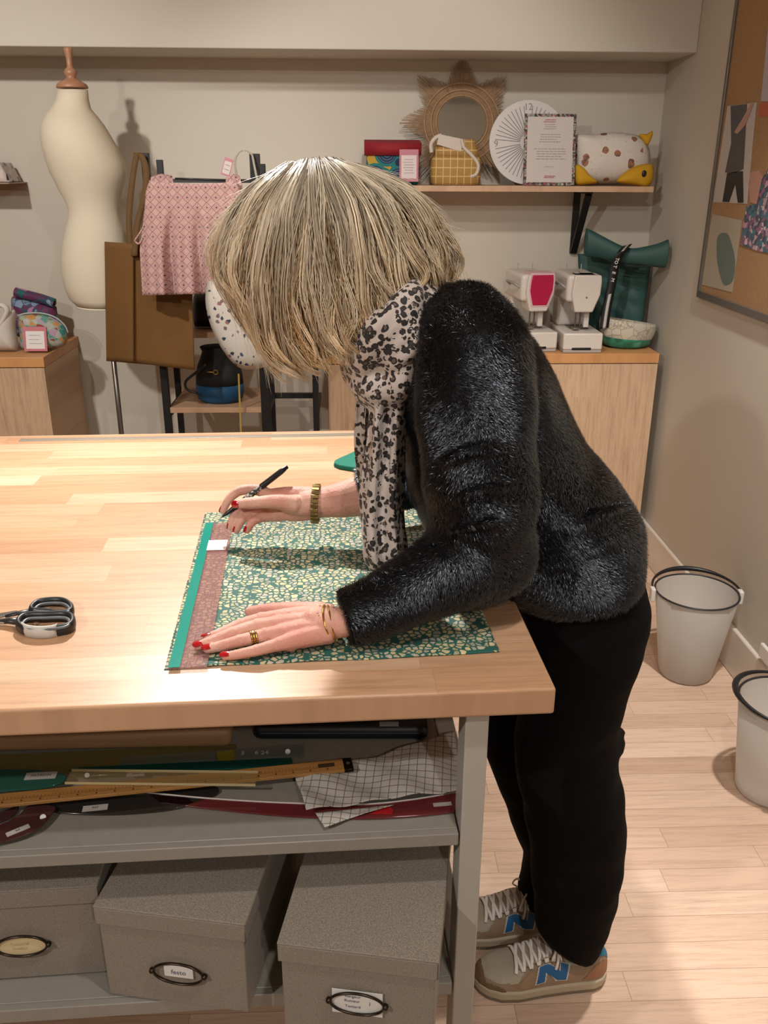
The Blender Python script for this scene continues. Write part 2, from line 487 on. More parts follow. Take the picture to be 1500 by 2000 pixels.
def tape(u, v):
    k = [(44, 1226), (56, 1232), (80, 1234.5), (104, 1232.5), (114, 1229)]
    P = cr([tz(a, b, .009) for a, b in k], 8); i = min(int(u*(len(P)-1)), len(P)-1); p = P[i]
    a = (v-.5)*2.9; o = Vector((0, -1, 0))
    return p + o*(.0062*cos(a)) + Vector((0, 0, .0098*sin(a)))
MB().grid(tape, 33, 12).build('masking_tape', mottled('masking_tape', '#c8c2bb', '#a9a49e', 120, .7, .3), sc, smooth=True, solid=.0004)
bi = (.1, .1, .1)

# felt tip pen held in the hand
tipp = at(431, 1012, Z=T+.050)
bestp = None
for k in range(400):
    e = at(562, 911, Y=1.20+k*.001); dl = abs((e-tipp).length-.138)
    if e.z > tipp.z+.03 and (bestp is None or dl < bestp[0]) : bestp = (dl, e)
pend = bestp[1]; print('pen', tipp, pend, (pend-tipp).length)
pax = (pend-tipp).normalized(); PM = frame(tipp, pax, z=(0, -1, .2)); Lp = (pend-tipp).length
RX = Matrix.Rotation(pi/2, 4, 'Y')
pen = thing('felt_tip_pen', 'black felt tip pen with silver patterned barrel held in the right hand', 'pen', tipp)
MB(PM @ RX).lathe([(.0003, 0), (.0008, .003), (.0016, .005), (.003, .012), (.0044, .030), (.0047, .045)], 16).build('tip', plain('#0f0f10', .35), pen, smooth=True)
tb = NT('patterned_barrel'); vv = tb.coord()
tb.set(color=tb.mix(tb.math('GREATER_THAN', tb.noise(vv, 260, 2), .52), '#2b2b2d', '#b9b6b0'), rough=.35)
MB(PM @ RX).lathe([(.0047, .045), (.0049, .05), (.0049, Lp*.60), (.0047, Lp*.605)], 16).build('barrel', tb.m, pen, smooth=True)
MB(PM @ RX).lathe([(.0050, Lp*.60), (.0052, Lp*.62), (.0050, Lp*.9), (.0040, Lp*.955), (.0034, Lp*.96), (.0036, Lp*.99), (.0020, Lp)], 16).build('cap', plain('#111113', .3), pen, smooth=True)
MB(PM).box2((Lp*.66, -.0012, .0052), (Lp*.93, .0012, .0072)).build('clip', plain('#111113', .3), pen, bevel=.0004)

# folded green felt pad behind the woman
p0, p1, p2 = at(650, 905, Z=T+.010), at(694, 880, Z=T+.010), at(695, 929, Z=T+.010)
Mf = frame(p0, p1-p0, z=(0, 0, 1)); loc2 = Mf.inverted() @ p2
w2 = .19*(1 if loc2.y > 0 else -1)
pd = MB(Mf).prism(cr2([(0.004, 0), (.10, 0), (.215, 0), (.22, w2*.5), (.215, w2), (.10, w2), (.004, w2), (0, w2*.5)], 4), .010, z0=-.010+.0005).build('felt_pad', mottled('green_felt', '#0d6f5b', '#0b6250', 300, .9, .3, 500), None, bevel=.002)
tag(pd, 'flat green pad lying on the table behind the hanging scarf', 'pad')

# ------------------------------------------------------------------ on the upper shelf under the top
def sz(px, py, h=0): return at(px, py, Z=ZS1+h)
sheets = []
def strip(name, label, cat, pts, z, h, m, group=None, bevel=.0006):
    P = [sz(a, b, z) for a, b in pts]
    c = sum(P, Vector())/len(P)
    o = MB(); n = len(P)
    o.add([(p.x, p.y, p.z) for p in P]+[(p.x, p.y, p.z+h) for p in P], [tuple(range(n)), tuple(range(n, 2*n))]+[(i, (i+1) % n, n+(i+1) % n, n+i) for i in range(n)])
    if cat is None: return o
    ob = o.build(name, m, None, bevel=bevel); tag(ob, label, cat, group); return ob
def label_on(root, px, py, z, w, h, rot, txt=None, name='paper_label'):
    p = sz(px, py, z); Mx = frame(p, (cos(rot), sin(rot), 0), z=(0, 0, 1))
    MB(Mx).box2((-w/2, -h/2, 0), (w/2, h/2, .0004)).build(name, plain('#a9a49c', .6), root)
    if txt: text_part(txt, h*.45, Mx @ Matrix.Translation((0, 0, .0006)), plain('#4a4643', .6), 'lettering', root)

# brown kraft board
roll = MB()
pA, pB = sz(452, 1464, .0), sz(-60, 1475, .0)
Mk = frame(pA, pB-pA, z=(0, 0, 1)); s = 1 if (Mk.inverted() @ (pA+Vector((0, .1, 0)))).y > 0 else -1
roll = MB(Mk).box2((0, 0, .001), ((pB-pA).length+.3, s*.21, .036)).build('kraft_paper_parcel', mottled('kraft_paper', '#a88460', '#987550', 14, .55, .2), None, bevel=.012, seg=5)
tag(roll, 'long flat parcel of brown kraft paper at the back of the upper shelf', 'parcel')
# dark blue case
pA, pB = sz(497, 1449, .0), sz(836, 1449, .0)
Mk = frame(pA, pB-pA, z=(0, 0, 1))
pc = thing('pencil_case', 'long dark navy zipped case lying at the back of the upper shelf', 'case', pA)
MB(Mk).box2((0, 0, .001), ((pB-pA).length, .11, .026)).build('body', plain('#11161d', .5), pc, bevel=.010, seg=4)
MB(Mk).box2(((pB-pA).length*.72, .004, .0262), ((pB-pA).length*.83, .016, .0268)).build('white_label', plain('#8d8f90', .6), pc)
MB(Mk).tube([(.01, .0, .016), ((pB-pA).length-.012, .0, .016)], .0012, 6).build('zip', plain('#3d4348', .4), pc)
cl2 = lambda n, c, a: clear(n, c, a, .1)
# stack of plastic rulers, lowest first
strip('acrylic_ruler', 'wide olive tinted acrylic ruler lying in front of the kraft parcel', 'ruler', [(-40, 1532), (-40, 1478), (462, 1455), (462, 1476)], .002, .0025, cl2('olive_acrylic', '#77703a', .55))
r2 = thing('acrylic_ruler', 'clear acrylic ruler with rounded end and yellow band near the navy case', 'ruler', sz(594, 1470, .006))
strip('x', '', None, [(232, 1496), (240, 1482), (594, 1455), (596, 1479)], .006, .0028, None).build('blade', cl2('clear_acrylic', '#6f7a72', .33), r2, bevel=.0006)
strip('x', '', None, [(425, 1489), (423, 1468), (458, 1465), (460, 1487)], .0092, .0004, None).build('yellow_band', cl2('yellow_band', '#8d8526', .7), r2)
for i, (tx, ty) in enumerate(((474, 1471), (501, 1470), (517, 1470))):
    text_part(('5', '6', '24')[i], .012, frame(sz(tx, ty, .0095), (1, .05, 0), z=(0, 0, 1)), plain('#b8bdb8', .5), 'numeral', r2)
MB().cyl(sz(562, 1468, .009), sz(562, 1468, .010), .004, n=14).build('hanging_hole', plain('#c4c7c4', .3), r2)
r3 = thing('acrylic_ruler', 'long dark green acrylic ruler lying across the middle of the upper shelf', 'ruler', sz(300, 1500, .01))
strip('x', '', None, [(150, 1519), (152, 1501), (570, 1482), (574, 1498)], .010, .0025, None).build('blade', cl2('green_acrylic', '#0f4a40', .8), r3, bevel=.0006)
label_on(r3, 265, 1512, .0129, .026, .010, .02, '20/30')
MB().cyl(sz(170, 1514, .0126), sz(170, 1514, .0140), .0035, n=14).build('hanging_hole', plain('#c4c7c4', .3), r3)
r4 = thing('french_curve', 'broad green plastic drafting curve with a big paper label at far left of the shelf', 'french curve', sz(60, 1520, .014))
P = cr([sz(a, b, .014) for a, b in ((-60, 1510), (20, 1506), (85, 1508), (126, 1516), (124, 1530), (85, 1541), (20, 1546), (-60, 1548))], 5, True)
n = len(P); MB().add([tuple(p) for p in P]+[(p.x, p.y, p.z+.003) for p in P], [tuple(range(n)), tuple(range(n, 2*n))]+[(i, (i+1) % n, n+(i+1) % n, n+i) for i in range(n)]).build('blade', cl2('sea_green_acrylic', '#2c5a4c', .8), r4, bevel=.0006)
label_on(r4, 80, 1515, .0175, .044, .016, .06, 'PATRON')
# smoked ones underneath at the front
def curve_piece(name, label, pts, z, m, lab=None, hole=None):
    r = thing(name, label, 'french curve', sz(*pts[0], z))
    P = cr([sz(a, b, z) for a, b in pts], 6, True); n = len(P)
    MB().add([tuple(p) for p in P]+[(p.x, p.y, p.z+.003) for p in P], [tuple(range(n)), tuple(range(n, 2*n))]+[(i, (i+1) % n, n+(i+1) % n, n+i) for i in range(n)]).build('blade', m, r, bevel=.0006)
    if lab: label_on(r, *lab)
    if hole: MB().cyl(sz(*hole, z+.003), sz(*hole, z+.0042), .004, n=14).build('hanging_hole', plain('#b8b4b0', .3), r)
    return r
smoke = cl2('smoked_acrylic', '#2d2926', .82); maroon = cl2('maroon_acrylic', '#47292a', .88)
curve_piece('french_curve', 'smoky oval drafting curve with a paper label under the wooden rule', [(70, 1575), (110, 1562), (250, 1550), (400, 1538), (428, 1545), (410, 1560), (340, 1582), (240, 1592), (150, 1592), (95, 1586)], .002, smoke, (186, 1578, .0055, .034, .012, .12, 'P37'))
curve_piece('french_curve', 'maroon ring shaped drafting curve at front left corner of the shelf', [(-110, 1640), (-60, 1630), (0, 1614), (35, 1596), (62, 1574), (106, 1578), (102, 1592), (70, 1624), (20, 1643), (-40, 1654), (-100, 1660)], .008, maroon, (35, 1622, .0115, .030, .009, .62, 'S49'), (84, 1596))
curve_piece('french_curve', 'small maroon inner drafting curve behind the ring shaped one at far left', [(-80, 1614), (-40, 1600), (0, 1590), (36, 1576), (30, 1592), (10, 1604), (-20, 1614), (-60, 1622)], .002, maroon)
# red hip curve
r5 = thing('hip_curve', 'long clear red tinted curved ruler across the front of the upper shelf', 'ruler', sz(600, 1580, .002))
top = cr([sz(a, b, .002) for a, b in ((288, 1552), (420, 1564), (560, 1572), (700, 1575), (800, 1566), (890, 1551))], 8)
bot = cr([sz(a, b, .002) for a, b in ((310, 1570), (420, 1583), (560, 1596), (700, 1601), (800, 1597), (888, 1588))], 8)
n = len(top); vs = [tuple(p) for p in top]+[tuple(p) for p in bot]; vs += [(x, y, z+.003) for x, y, z in vs]
fs = []
for i in range(n-1):
    fs += [(i, i+1, n+i+1, n+i), (2*n+i, 3*n+i, 3*n+i+1, 2*n+i+1), (i, 2*n+i, 2*n+i+1, i+1), (n+i, n+i+1, 3*n+i+1, 3*n+i)]
fs += [(0, n, 3*n, 2*n), (n-1, 3*n-1, 4*n-1, 2*n-1)]
MB().add(vs, fs).build('blade', cl2('red_acrylic', '#6e2b2c', .72), r5, bevel=.0005)
label_on(r5, 864, 1571, .0055, .026, .0075, .1)
MB().tube([p+Vector((0, 0, .0035)) for p in top], .0012, 6).build('bevelled_edge', plain('#c9c0ba', .2), r5)
MB().add([tuple(sz(a, b, .0058)) for a, b in ((722, 1590), (760, 1572), (768, 1582), (766, 1590))], [(0, 1, 2, 3)]).build('red_mark', plain('#a51a20', .4), r5, solid=.0004)
# wooden rule
wr_m = NT('boxwood'); v = wr_m.coord(); o3 = wr_m.sep(v)
wr_m.set(color=wr_m.mix(wr_m.noise(wr_m.comb(wr_m.math('MULTIPLY', o3[0], 6.0), wr_m.math('MULTIPLY', o3[1], 90.0)), 2, 4), '#a97b43', '#8c6131'), rough=.45)
e0, e1, w0 = sz(690, 1507, .018), sz(-30, 1582, .018), sz(682, 1486, .018)
Mw = frame(e0, e1-e0, z=(0, 0, 1)); wy = (Mw.inverted() @ w0).y; Lw = (e1-e0).length
r6 = thing('yardstick', 'long yellow wooden yardstick with black metal tip, lying across the acrylic rulers', 'ruler', e0)
MB(Mw).box2((0, 0, 0), (Lw, wy, .005)).build('blade', wr_m.m, r6, bevel=.0006)
MB(Mw).box2((-.0008, -.0004*(1 if wy > 0 else -1), -.0006), (.013, wy*1.02, .0058)).build('metal_tip', plain('#2a211a', .3, .8), r6, bevel=.001)
MB(Mw).cyl((.006, wy*.5, .0055), (.006, wy*.5, .0066), .0028, n=12).build('rivet', plain('#8d8378', .3, .8), r6)
mb = MB(Mw)
for i in range(1, 98):
    x = .012 + i*.005
    if x > Lw-.002: break
    mb.box((x, wy*(.5 if i % 5 else .46), .0052), (.0005, abs(wy)*(.09 if i % 5 else .18), .0003))
    if i % 5 == 0: mb.box((x, wy*.22, .0052), (.0022, .0028, .0003))
mb.box((Lw/2+.01, wy*.38, .0052), (Lw-.03, .0003, .0002))
mb.build('graduation_marks', plain('#4b3016', .6), r6)
MB(Mw).box2((.026, wy*.40, .0051), (.050, wy*.72, .0054)).build('dark_stamp', plain('#3a2512', .6), r6)
e0, e1, w0 = sz(499, 1535, .024), sz(127, 1531, .024), sz(503, 1507, .024)
Mw = frame(e0, e1-e0, z=(0, 0, 1)); wy = (Mw.inverted() @ w0).y; Lw = (e1-e0).length
r7 = thing('acrylic_ruler', 'narrow clear ruler with pale yellowish edges lying crosswise on top of the wooden yardstick', 'ruler', e0)
MB(Mw).box2((0, 0, 0), (Lw, wy*.9, .0028)).build('blade', clear('straw_acrylic', '#a58a5a', .22), r7, bevel=.0006)
for yy in (0, .9): MB(Mw).box2((0, wy*yy-.0007, -.0002), (Lw, wy*yy+.0007, .0032)).build('pale_edge', plain('#b8a67c', .25), r7)
# squared pattern fabric
gm = NT('squared_cloth'); v = gm.coord(rot=(0, 0, .12)); o3 = gm.sep(v)
def lines(o, sp, wd): 
    f = gm.math('FRACT', gm.math('DIVIDE', o, sp)); return gm.math('LESS_THAN', f, wd)
gl = gm.math('MAXIMUM', lines(o3[0], .0125, .075), lines(o3[1], .0125, .09))
gm.set(color=gm.mix(gl, '#b1aca2', '#54504c'), rough=.8)
U0, U1, U2, U3 = (576, 1522), (886, 1436), (905, 1546), (598, 1590)
def gf(u, v):
    a = [U0[i]*(1-u)+U1[i]*u for i in (0, 1)]; b = [U3[i]*(1-u)+U2[i]*u for i in (0, 1)]
    p = sz(a[0]*(1-v)+b[0]*v, a[1]*(1-v)+b[1]*v, .0095)
    p.z += .0045 + .0045*sin(u*9+v*2.5)*sin(v*2.2+.6) + .002*sin(u*21-v*7) + .003*v*(1-u)
    return p
g1 = MB().grid(gf, 50, 30).build('squared_cloth', gm.m, None, smooth=True, solid=.0012)
tag(g1, 'crumpled off-white cloth printed with a grid of thin dark squares', 'cloth')
V0, V1, V2, V3 = (616, 1588), (770, 1572), (712, 1588), (634, 1616)
gg = MB().grid(lambda u, v: sz(*[(V0[i]*(1-u)+V1[i]*u)*(1-v)+(V3[i]*(1-u)+V2[i]*u)*v for i in (0, 1)], .0075+.0015*sin(u*8)), 16, 10)
o = gg.build('folded_corner', gm.m, g1, smooth=True, solid=.0010)

# ------------------------------------------------------------------ the linen boxes on the lower shelf
def linen(name, c1, c2):
    t = NT(name); v = t.coord()
    wv = t.math('ADD', t.noise(t.coord(scale=(1, 1, 8)), 520, 2), t.noise(t.coord(scale=(8, 1, 1)), 520, 2))
    f = t.math('ADD', t.math('MULTIPLY', wv, .5), t.math('MULTIPLY', t.noise(v, 900, 1), .0))
    t.set(color=t.mix(t.ramp(f, [(.40, (0, 0, 0)), (.60, (1, 1, 1))]), c1, c2), rough=.85, sheen=.08); t.bump(f, .5, .0008)
    return t.m
linen_m = linen('grey_linen', '#6a6156', '#968c7e')
bronze = plain('#3c342c', .3, .9)
def store_box(label, fl, fr, ztop, depth, hgt, lx, lz, cards, txts, cardcol='#d8d6d2'):
    """fl, fr: top front corners of the lid, on z = ztop"""
    Mx = frame(fl, fr-fl, z=(0, 0, 1)); wx = (fr-fl).length
    r = thing('storage_box', label, 'box', (Mx @ Vector((wx/2, depth/2, -hgt))), group=None)
    g = .004
    MB(Mx).box2((g, g, -hgt), (wx-g, depth-g, -.004)).build('body', linen_m, r, bevel=.002)
    lid = MB(Mx)
    lid.box2((0, 0, -.003), (wx, depth, 0)); 
    lid.box2((0, 0, -.032), (wx, .003, -.003)); lid.box2((0, depth-.003, -.032), (wx, depth, -.003))
    lid.box2((0, 0, -.032), (.003, depth, -.003)); lid.box2((wx-.003, 0, -.032), (wx, depth, -.003))
    lid.build('lid', linen_m, r, bevel=.0015)
    cx, cz = lx*wx, -lz*hgt
    fr_ = MB(Mx); a, b = .036, .0185
    fr_.rings([[Vector((cx+(a+.0017*cos(q)*1)*cos(t), .0005-.0022-.0022*sin(q), cz+(b+.0017*cos(q))*sin(t))) for q in [2*pi*k/8 for k in range(8)]] for t in [2*pi*k/40 for k in range(41)]], True, False)
    lf = fr_.build('label_frame', bronze, r, smooth=True)
    for sx in (-1, 1):
        MB(Mx).lathe([(.0001, -.004), (.0036, -.004), (.0042, -.002), (.0036, .002), (.0018, .0035), (.0001, .0038)], 12, Matrix.Translation((cx+sx*(a+.002), -.002, cz)) @ Matrix.Rotation(pi/2, 4, 'X')).build('stud', bronze, lf, smooth=True)
    c = MB(Mx)
    if cards == 'oval': c.add([(cx+.0335*cos(t), .0012, cz-.003+.016*sin(t)) for t in [2*pi*k/32 for k in range(32)]], [tuple(range(32))])
    elif cards == 'small': c.box2((cx-.021, .0008, cz-.009), (cx+.021, .0014, cz+.012), Matrix.Translation((0, 0, 0)))
    else: c.box2((cx-.034, .0008, cz-.022), (cx+.034, .0014, cz+.020)) 
    co = c.build('label_card', plain(cardcol, .6), r, solid=.0003 if cards == 'oval' else 0, off=0)
    for tx, tz_, sz_, s_ in txts:
        text_part(s_, sz_, Mx @ Matrix.Translation((cx+tx, -.0002+.0006, cz+tz_)) @ Matrix.Rotation(pi/2, 4, 'X') @ Matrix.Shear('XY', 4, (.15, 0)) if False else Mx @ Matrix.Translation((cx+tx, .0003, cz+tz_)) @ Matrix.Rotation(pi/2, 4, 'X'), plain('#5d6478' if cards != 'oval' else '#bfae8c', .7), 'handwriting', r, extrude=.0001)
    return r
ZT = ZS2+.171
bx = at(180, 1770, Z=ZT); by = at(478, 1806, Z=ZT)
store_box('grey linen storage box with small rectangular card, middle one on the lower shelf', at(180, 1770, Z=ZT), at(478, 1806, Z=ZT), ZT, .30, .168, .53, .62, 'small', [(0, 0, .011, 'festo')])
store_box('grey linen storage box with large white handwritten card, rightmost on the lower shelf', at(540, 1842, Z=ZT), at(857, 1880, Z=ZT), ZT, .30, .168, .50, .53, 'big', [(-.006, .010, .0065, 'Rangeur'), (-.007, .002, .0065, 'Rumeur'), (-.006, -.008, .0065, 'Tentard'), (.017, .001, .007, 'J')])
f1, f2 = at(228, 1728, Z=ZT), at(0, 1742, Z=ZT); dd = (f1-f2).normalized()
f1 = at(190, 1730, Z=ZT)
store_box('grey linen storage box with cream oval card, leftmost on the lower shelf', f1-dd*.245, f1, ZT, .27, .168, .52, .60, 'oval', [(-.003, .002, .0075, 'Sommeil'), (-.003, -.006, .0075, 'Soulier')], '#c9b68e')
# ------------------------------------------------------------------ back of the room
oakf = planks('pale_oak_veneer', 1.6, .19, ['#b89a7e', '#c0a386', '#b39579', '#bd9f83'], 'z', .5, .7, .0, 5, .35, up='x')
oakt = planks('oak_top_veneer', 1.8, .3, ['#c08d5c', '#c69463', '#bb8857'], 'x', .42, .6, .0, 8, .4)
black_m = plain('#0b0b0c', .5)
ink = plain('#3c3a42', .6)

def scribble(name, M, wdt, hgt, m, parent, n=1, th=.0006, seed=1, z=.0004):
    """small handwriting-like or print-like strokes, n lines"""
    rnd = random.Random(seed); mb = MB(M)
    for k in range(n):
        y = hgt/2 - (k+.5)*hgt/n; x = -wdt/2*(.7+.3*rnd.random()); xe = wdt/2*(.6+.4*rnd.random())
        while x < xe:
            ww = wdt*(.05+.09*rnd.random())
            mb.box2((x, y-th, 0), (min(x+ww, xe), y+th, z)); x += ww+wdt*.025
    return mb.build(name, m, parent)

def cabinet(label, x0, x1, yf, top, doors, slab=.037):
    r = thing('cabinet', label, 'cabinet', ((x0+x1)/2, (yf+YB)/2, 0))
    MB().box2((x0, yf, 0), (x1, YB-.018, top-slab-.001)).build('body', oakf, r, bevel=.0015)
    MB().box2((x0-.001, yf-.018, top-slab), (x1+.001, YB-.002, top)).build('top_board', oakt, r, bevel=.0015)
    wd = (x1-x0)/doors
    for i in range(doors):
        MB().box2((x0+i*wd+.001, yf-.0185, .004), (x0+(i+1)*wd-.001, yf-.0005, top-slab-.003)).build('door', oakf, r, bevel=.001)
    return r
CT = .85
cabinet('pale oak cabinet with three plain doors along the back wall under the sewing machines', at(641, 760, Y=3.30).x, 1.172, 3.315, CT, 3)
fc = at(100, 698, Z=CT)
cabinet('pale oak cabinet at the left of the back wall, holding the floral pouches', -2.6, fc.x-.03, fc.y+.018, CT, 3)

# ---- wall shelf with brackets
SZ = at(1000, 363, Y=3.46).z; sxR = at(1277, 369, Y=3.46).x; sxL = at(700, 362, Y=3.46).x
ws = thing('wall_shelf', 'pale wooden shelf on black brackets across the back wall', 'shelf', ((sxL+sxR)/2, YB, SZ))
MB().box2((sxL, 3.46, SZ-.021), (sxR, YB-.001, SZ)).build('board', planks('shelf_board', 2, .3, ['#c4a386', '#bd9b7e'], 'x', .5, .5, 0, 4), ws, bevel=.0015)
for px in (804, 1128):
    X = at(px, 378, Y=3.69).x
    if px < 900: X = at(px, 376, Y=3.55).x
    b = MB()
    b.box2((X-.013, YB-.012, SZ-.26), (X+.013, YB-.001, SZ-.021)).box2((X-.013, 3.50, SZ-.028), (X+.013, YB-.001, SZ-.0212))
    Mf = frame((X, 3.52, SZ-.028), (0, YB-.012-3.52, -.225), z=(1, 0, 0))
    b.box2((0, -.012, -.013), (sqrt((YB-.012-3.52)**2+.225**2), 0, .013), Mf)
    b.build('bracket', black_m, ws, bevel=.001)

# small shelf stub with a patterned box, left edge
lx = at(17, 356, Y=3.5).x; lz = at(8, 357, Y=3.5).z
l2 = MB().box2((-1.9, 3.5, lz-.004), (lx, YB-.001, lz)).box2((-1.9, YB-.008, lz-.03), (lx, YB-.001, lz-.004)).build('wall_ledge', plain('#a58d7c', .5), None, bevel=.001)
tag(l2, 'end of a thin wall ledge at the far left of the back wall', 'shelf')
pt = fabric_print('bird_print', '#b9aaa2', ['#2a2430', '#5d4a4a', '#c9bcb4', '#3d2f38'], 30, .12)
p = at(2, 317, Y=3.55)
bb = MB().add([(lx-.30, 3.53, lz+.001), (lx-.006, 3.53, lz+.001), (lx-.035, 3.53, p.z), (lx-.30, 3.53, p.z), (lx-.30, 3.66, lz+.001), (lx-.006, 3.66, lz+.001), (lx-.035, 3.66, p.z), (lx-.30, 3.66, p.z)],
    [(0, 1, 2, 3), (7, 6, 5, 4), (0, 4, 5, 1), (1, 5, 6, 2), (2, 6, 7, 3), (3, 7, 4, 0)]).build('patterned_pouch', pt.m, None, bevel=.006)
tag(bb, 'pouch with dark speckled print, cut by the left edge on the wall ledge', 'pouch')

# ---- things on the wall shelf
def onshelf(px, py, Y): return at(px, py, Y=Y)
# sunburst mirror
ms = 1/515
cM = at(902, 240, Y=3.636); lean = .25
MM = Matrix.Translation(cM) @ Matrix.Rotation(pi/2-lean, 4, 'X')     # local z toward viewer/back, y up
mr = thing('sunburst_mirror', 'round mirror in a raffia sunburst frame leaning on the wall shelf', 'mirror', (cM.x, cM.y, SZ))
raf = mottled('raffia', '#a98a6b', '#8d6f52', 60, .8, .4, 300)
rnd = random.Random(4)
mb = MB(MM)
NR = 264
for i in range(NR):
    a = 2*pi*i/NR + rnd.uniform(-.006, .006)
    ph = abs(((a-pi/2)/(pi/4)+.5) % 1 - .5)*2           # 0 on a point, 1 between
    R = .152+.088*(1-ph)**1.15 + rnd.uniform(-.006, .003)
    if sin(a) < 0: R = min(R, (cM.z-SZ)/max(.05, -sin(a)*cos(lean))*.985)
    p0 = Vector((.088*cos(a), .088*sin(a), rnd.uniform(-.001, .001))); p1 = Vector((R*cos(a), R*sin(a), rnd.uniform(-.003, .003)))
    mb.tube([p0, p1], [.0024, .0011], 4)
mb.build('raffia_rays', raf, mr)
for r_, z_ in ((.098, .004), (.118, .004), (.143, .003)):
    MB(MM).rings([[Vector(((r_+.0035*cos(q))*cos(t), (r_+.0035*cos(q))*sin(t), z_+.003*sin(q))) for q in [2*pi*k/6 for k in range(6)]] for t in [2*pi*k/60 for k in range(61)]], True, False).build('woven_band', raf, mr, smooth=True)
MB(MM).lathe([(.0001, .002), (.091, .002), (.091, .006), (.0001, .006)], 48).build('mirror_glass', plain('#b9c4c8', .10, 1.0), mr)  # grey-blue of the reflected ceiling is put into the glass colour
# clock
cC = at(1033, 279, Y=3.60); rC = (cC.z-SZ-.002)/cos(.16)*1.0
rC = min(rC, .158)
CM_ = Matrix.Translation((cC.x, cC.y, SZ+.003+rC*cos(.16))) @ Matrix.Rotation(pi/2-.16, 4, 'X') @ Matrix.Rotation(.05, 4, 'Z')
ck = thing('wall_clock', 'round white clock face with radiating lines standing on the wall shelf', 'clock', (cC.x, cC.y, SZ))
MB(CM_).lathe([(.0001, -.008), (rC, -.008), (rC, .0), (.0001, 0)], 64).build('dial', plain('#d3cdc9', .5), ck, bevel=.001)
mb = MB(CM_)
for i in range(48):
    a = 2*pi*i/48
    if i % 12 in (11, 0, 1) and i % 12 == 0: r1 = .70
    else: r1 = .86
    if i % 12 == 0: continue
    mb.box2((rC*.22, -.0011, .0002), (rC*r1, .0011, .001), Matrix.Rotation(a, 4, 'Z'))
mb.build('dial_lines', plain('#7c7671', .6), ck)
for s_, a in (('12', pi/2), ('3', 0), ('6', -pi/2), ('9', pi)):
    text_part(s_, .034, CM_ @ Matrix.Translation((rC*.83*cos(a), rC*.83*sin(a), .0006)), plain('#8a847e', .6), 'numeral', ck)
# framed price list
TLf, TRf, BLf, BRf = at(1014, 216, Y=3.52), at(1110, 216, Y=3.52), at(1022, 356, Y=3.47), at(1122, 356, Y=3.47)
ox = BRf-BLf; wF = ox.length; up = TLf-BLf; hF = up.length
FM = frame((BLf.x, BLf.y, SZ+.002), (1, -.01, 0), y=up)
fm = thing('framed_notice', 'framed white notice with floral border leaning before the clock', 'notice', BLf)
fl = fabric_print('flower_border', '#57504e', ['#b4a8a0', '#9c4a55', '#8e9a86', '#2f2a2c'], 130, .05)
MB(FM).box2((0, 0, -.006), (wF, hF, 0)).build('frame', fl.m, fm, bevel=.001)
MB(FM).box2((.011, .011, .0), (wF-.011, hF-.011, .001)).build('paper_sheet', plain('#c3bab6', .5), fm)
rd, gk = plain('#a85a62', .6), plain('#8d8585', .6)
q = lambda x, y: FM @ Matrix.Translation((wF*x, hF*y, .0012))
scribble('red_heading', q(.5, .90), wF*.26, .014, rd, fm, 2, .0016, 3)
scribble('printed_lines', q(.5, .82), wF*.28, .022, gk, fm, 3, .0011, 4)
scribble('printed_lines', q(.5, .66), wF*.42, .034, gk, fm, 4, .0011, 5)
scribble('printed_lines', q(.5, .44), wF*.66, .044, gk, fm, 5, .0010, 6)
scribble('printed_lines', q(.5, .26), wF*.24, .006, gk, fm, 1, .001, 7)
scribble('red_heading', q(.5, .12), wF*.24, .010, rd, fm, 2, .0018, 8)
# cushion with yellow fins
fox = NT('fox_print'); v = fox.coord()
d = fox.voro(v, 24, 'F1', 0); c = fox.sep(fox.voro(v, 24, 'F1', 1)); d2 = fox.noise(v, 90, 2)
mk = fox.math('LESS_THAN', fox.math('ADD', d, fox.math('MULTIPLY', d2, .28)), .46)
d3 = fox.math('LESS_THAN', fox.voro(v, 55, 'F1', 0), .12)
fcol = fox.mix(fox.math('GREATER_THAN', d2, .5), '#9a6a4e', '#6d5348')
fox.set(color=fox.mix(mk, fox.mix(d3, '#cfc6bd', '#a79a92'), fcol), rough=.8)
yel = mottled('yellow_cotton', '#c89a17', '#b98a10', 10, .8, .1)
def puffy(pts, Y, th, name, m, parent, zmin=None, n=5, pw=.5):
    """closed outline in photo pixels at depth Y, inflated like a cushion"""
    P = cr([at(a, b, Y=Y) for a, b in pts], n, True)
    if zmin:
        for p in P: p.z = max(p.z, zmin)
    c = sum(P, Vector())/len(P)
    K = 7; rings = []
    for s in (-1, 1):
        rr = []
        for k in range(K):
            f = 1-k/K
            rr.append([Vector((c.x+(p.x-c.x)*f, Y+s*th*((1-f**2.4)**pw), c.z+(p.z-c.z)*f)) for p in P])
        rings.append(rr)
    mb = MB(); seq = rings[0][::-1] + rings[1][1:]
    mb.rings(seq, True, True)
    return mb.build(name, m, parent, smooth=True)
cu = thing('whale_cushion', 'white fox print cushion with yellow fins at the right end of the wall shelf', 'cushion', (at(1200, 350, Y=3.55).x, 3.55, SZ))
puffy([(1120, 275), (1128, 262), (1160, 262), (1200, 258), (1250, 266), (1268, 290), (1268, 330), (1240, 352), (1180, 358), (1128, 352), (1121, 310)], 3.55, .055, 'body', fox.m, cu)
puffy([(1124, 322), (1138, 326), (1152, 342), (1168, 356), (1150, 360), (1126, 360), (1122, 340)], 3.50, .022, 'fin', yel, cu)
puffy([(1222, 335), (1240, 325), (1262, 320), (1276, 324), (1275, 352), (1262, 366), (1240, 362), (1208, 357), (1206, 350)], 3.49, .03, 'head', yel, cu)
puffy([(1248, 262), (1262, 262), (1275, 256), (1272, 272), (1264, 284), (1254, 274)], 3.53, .018, 'ear', yel, cu)
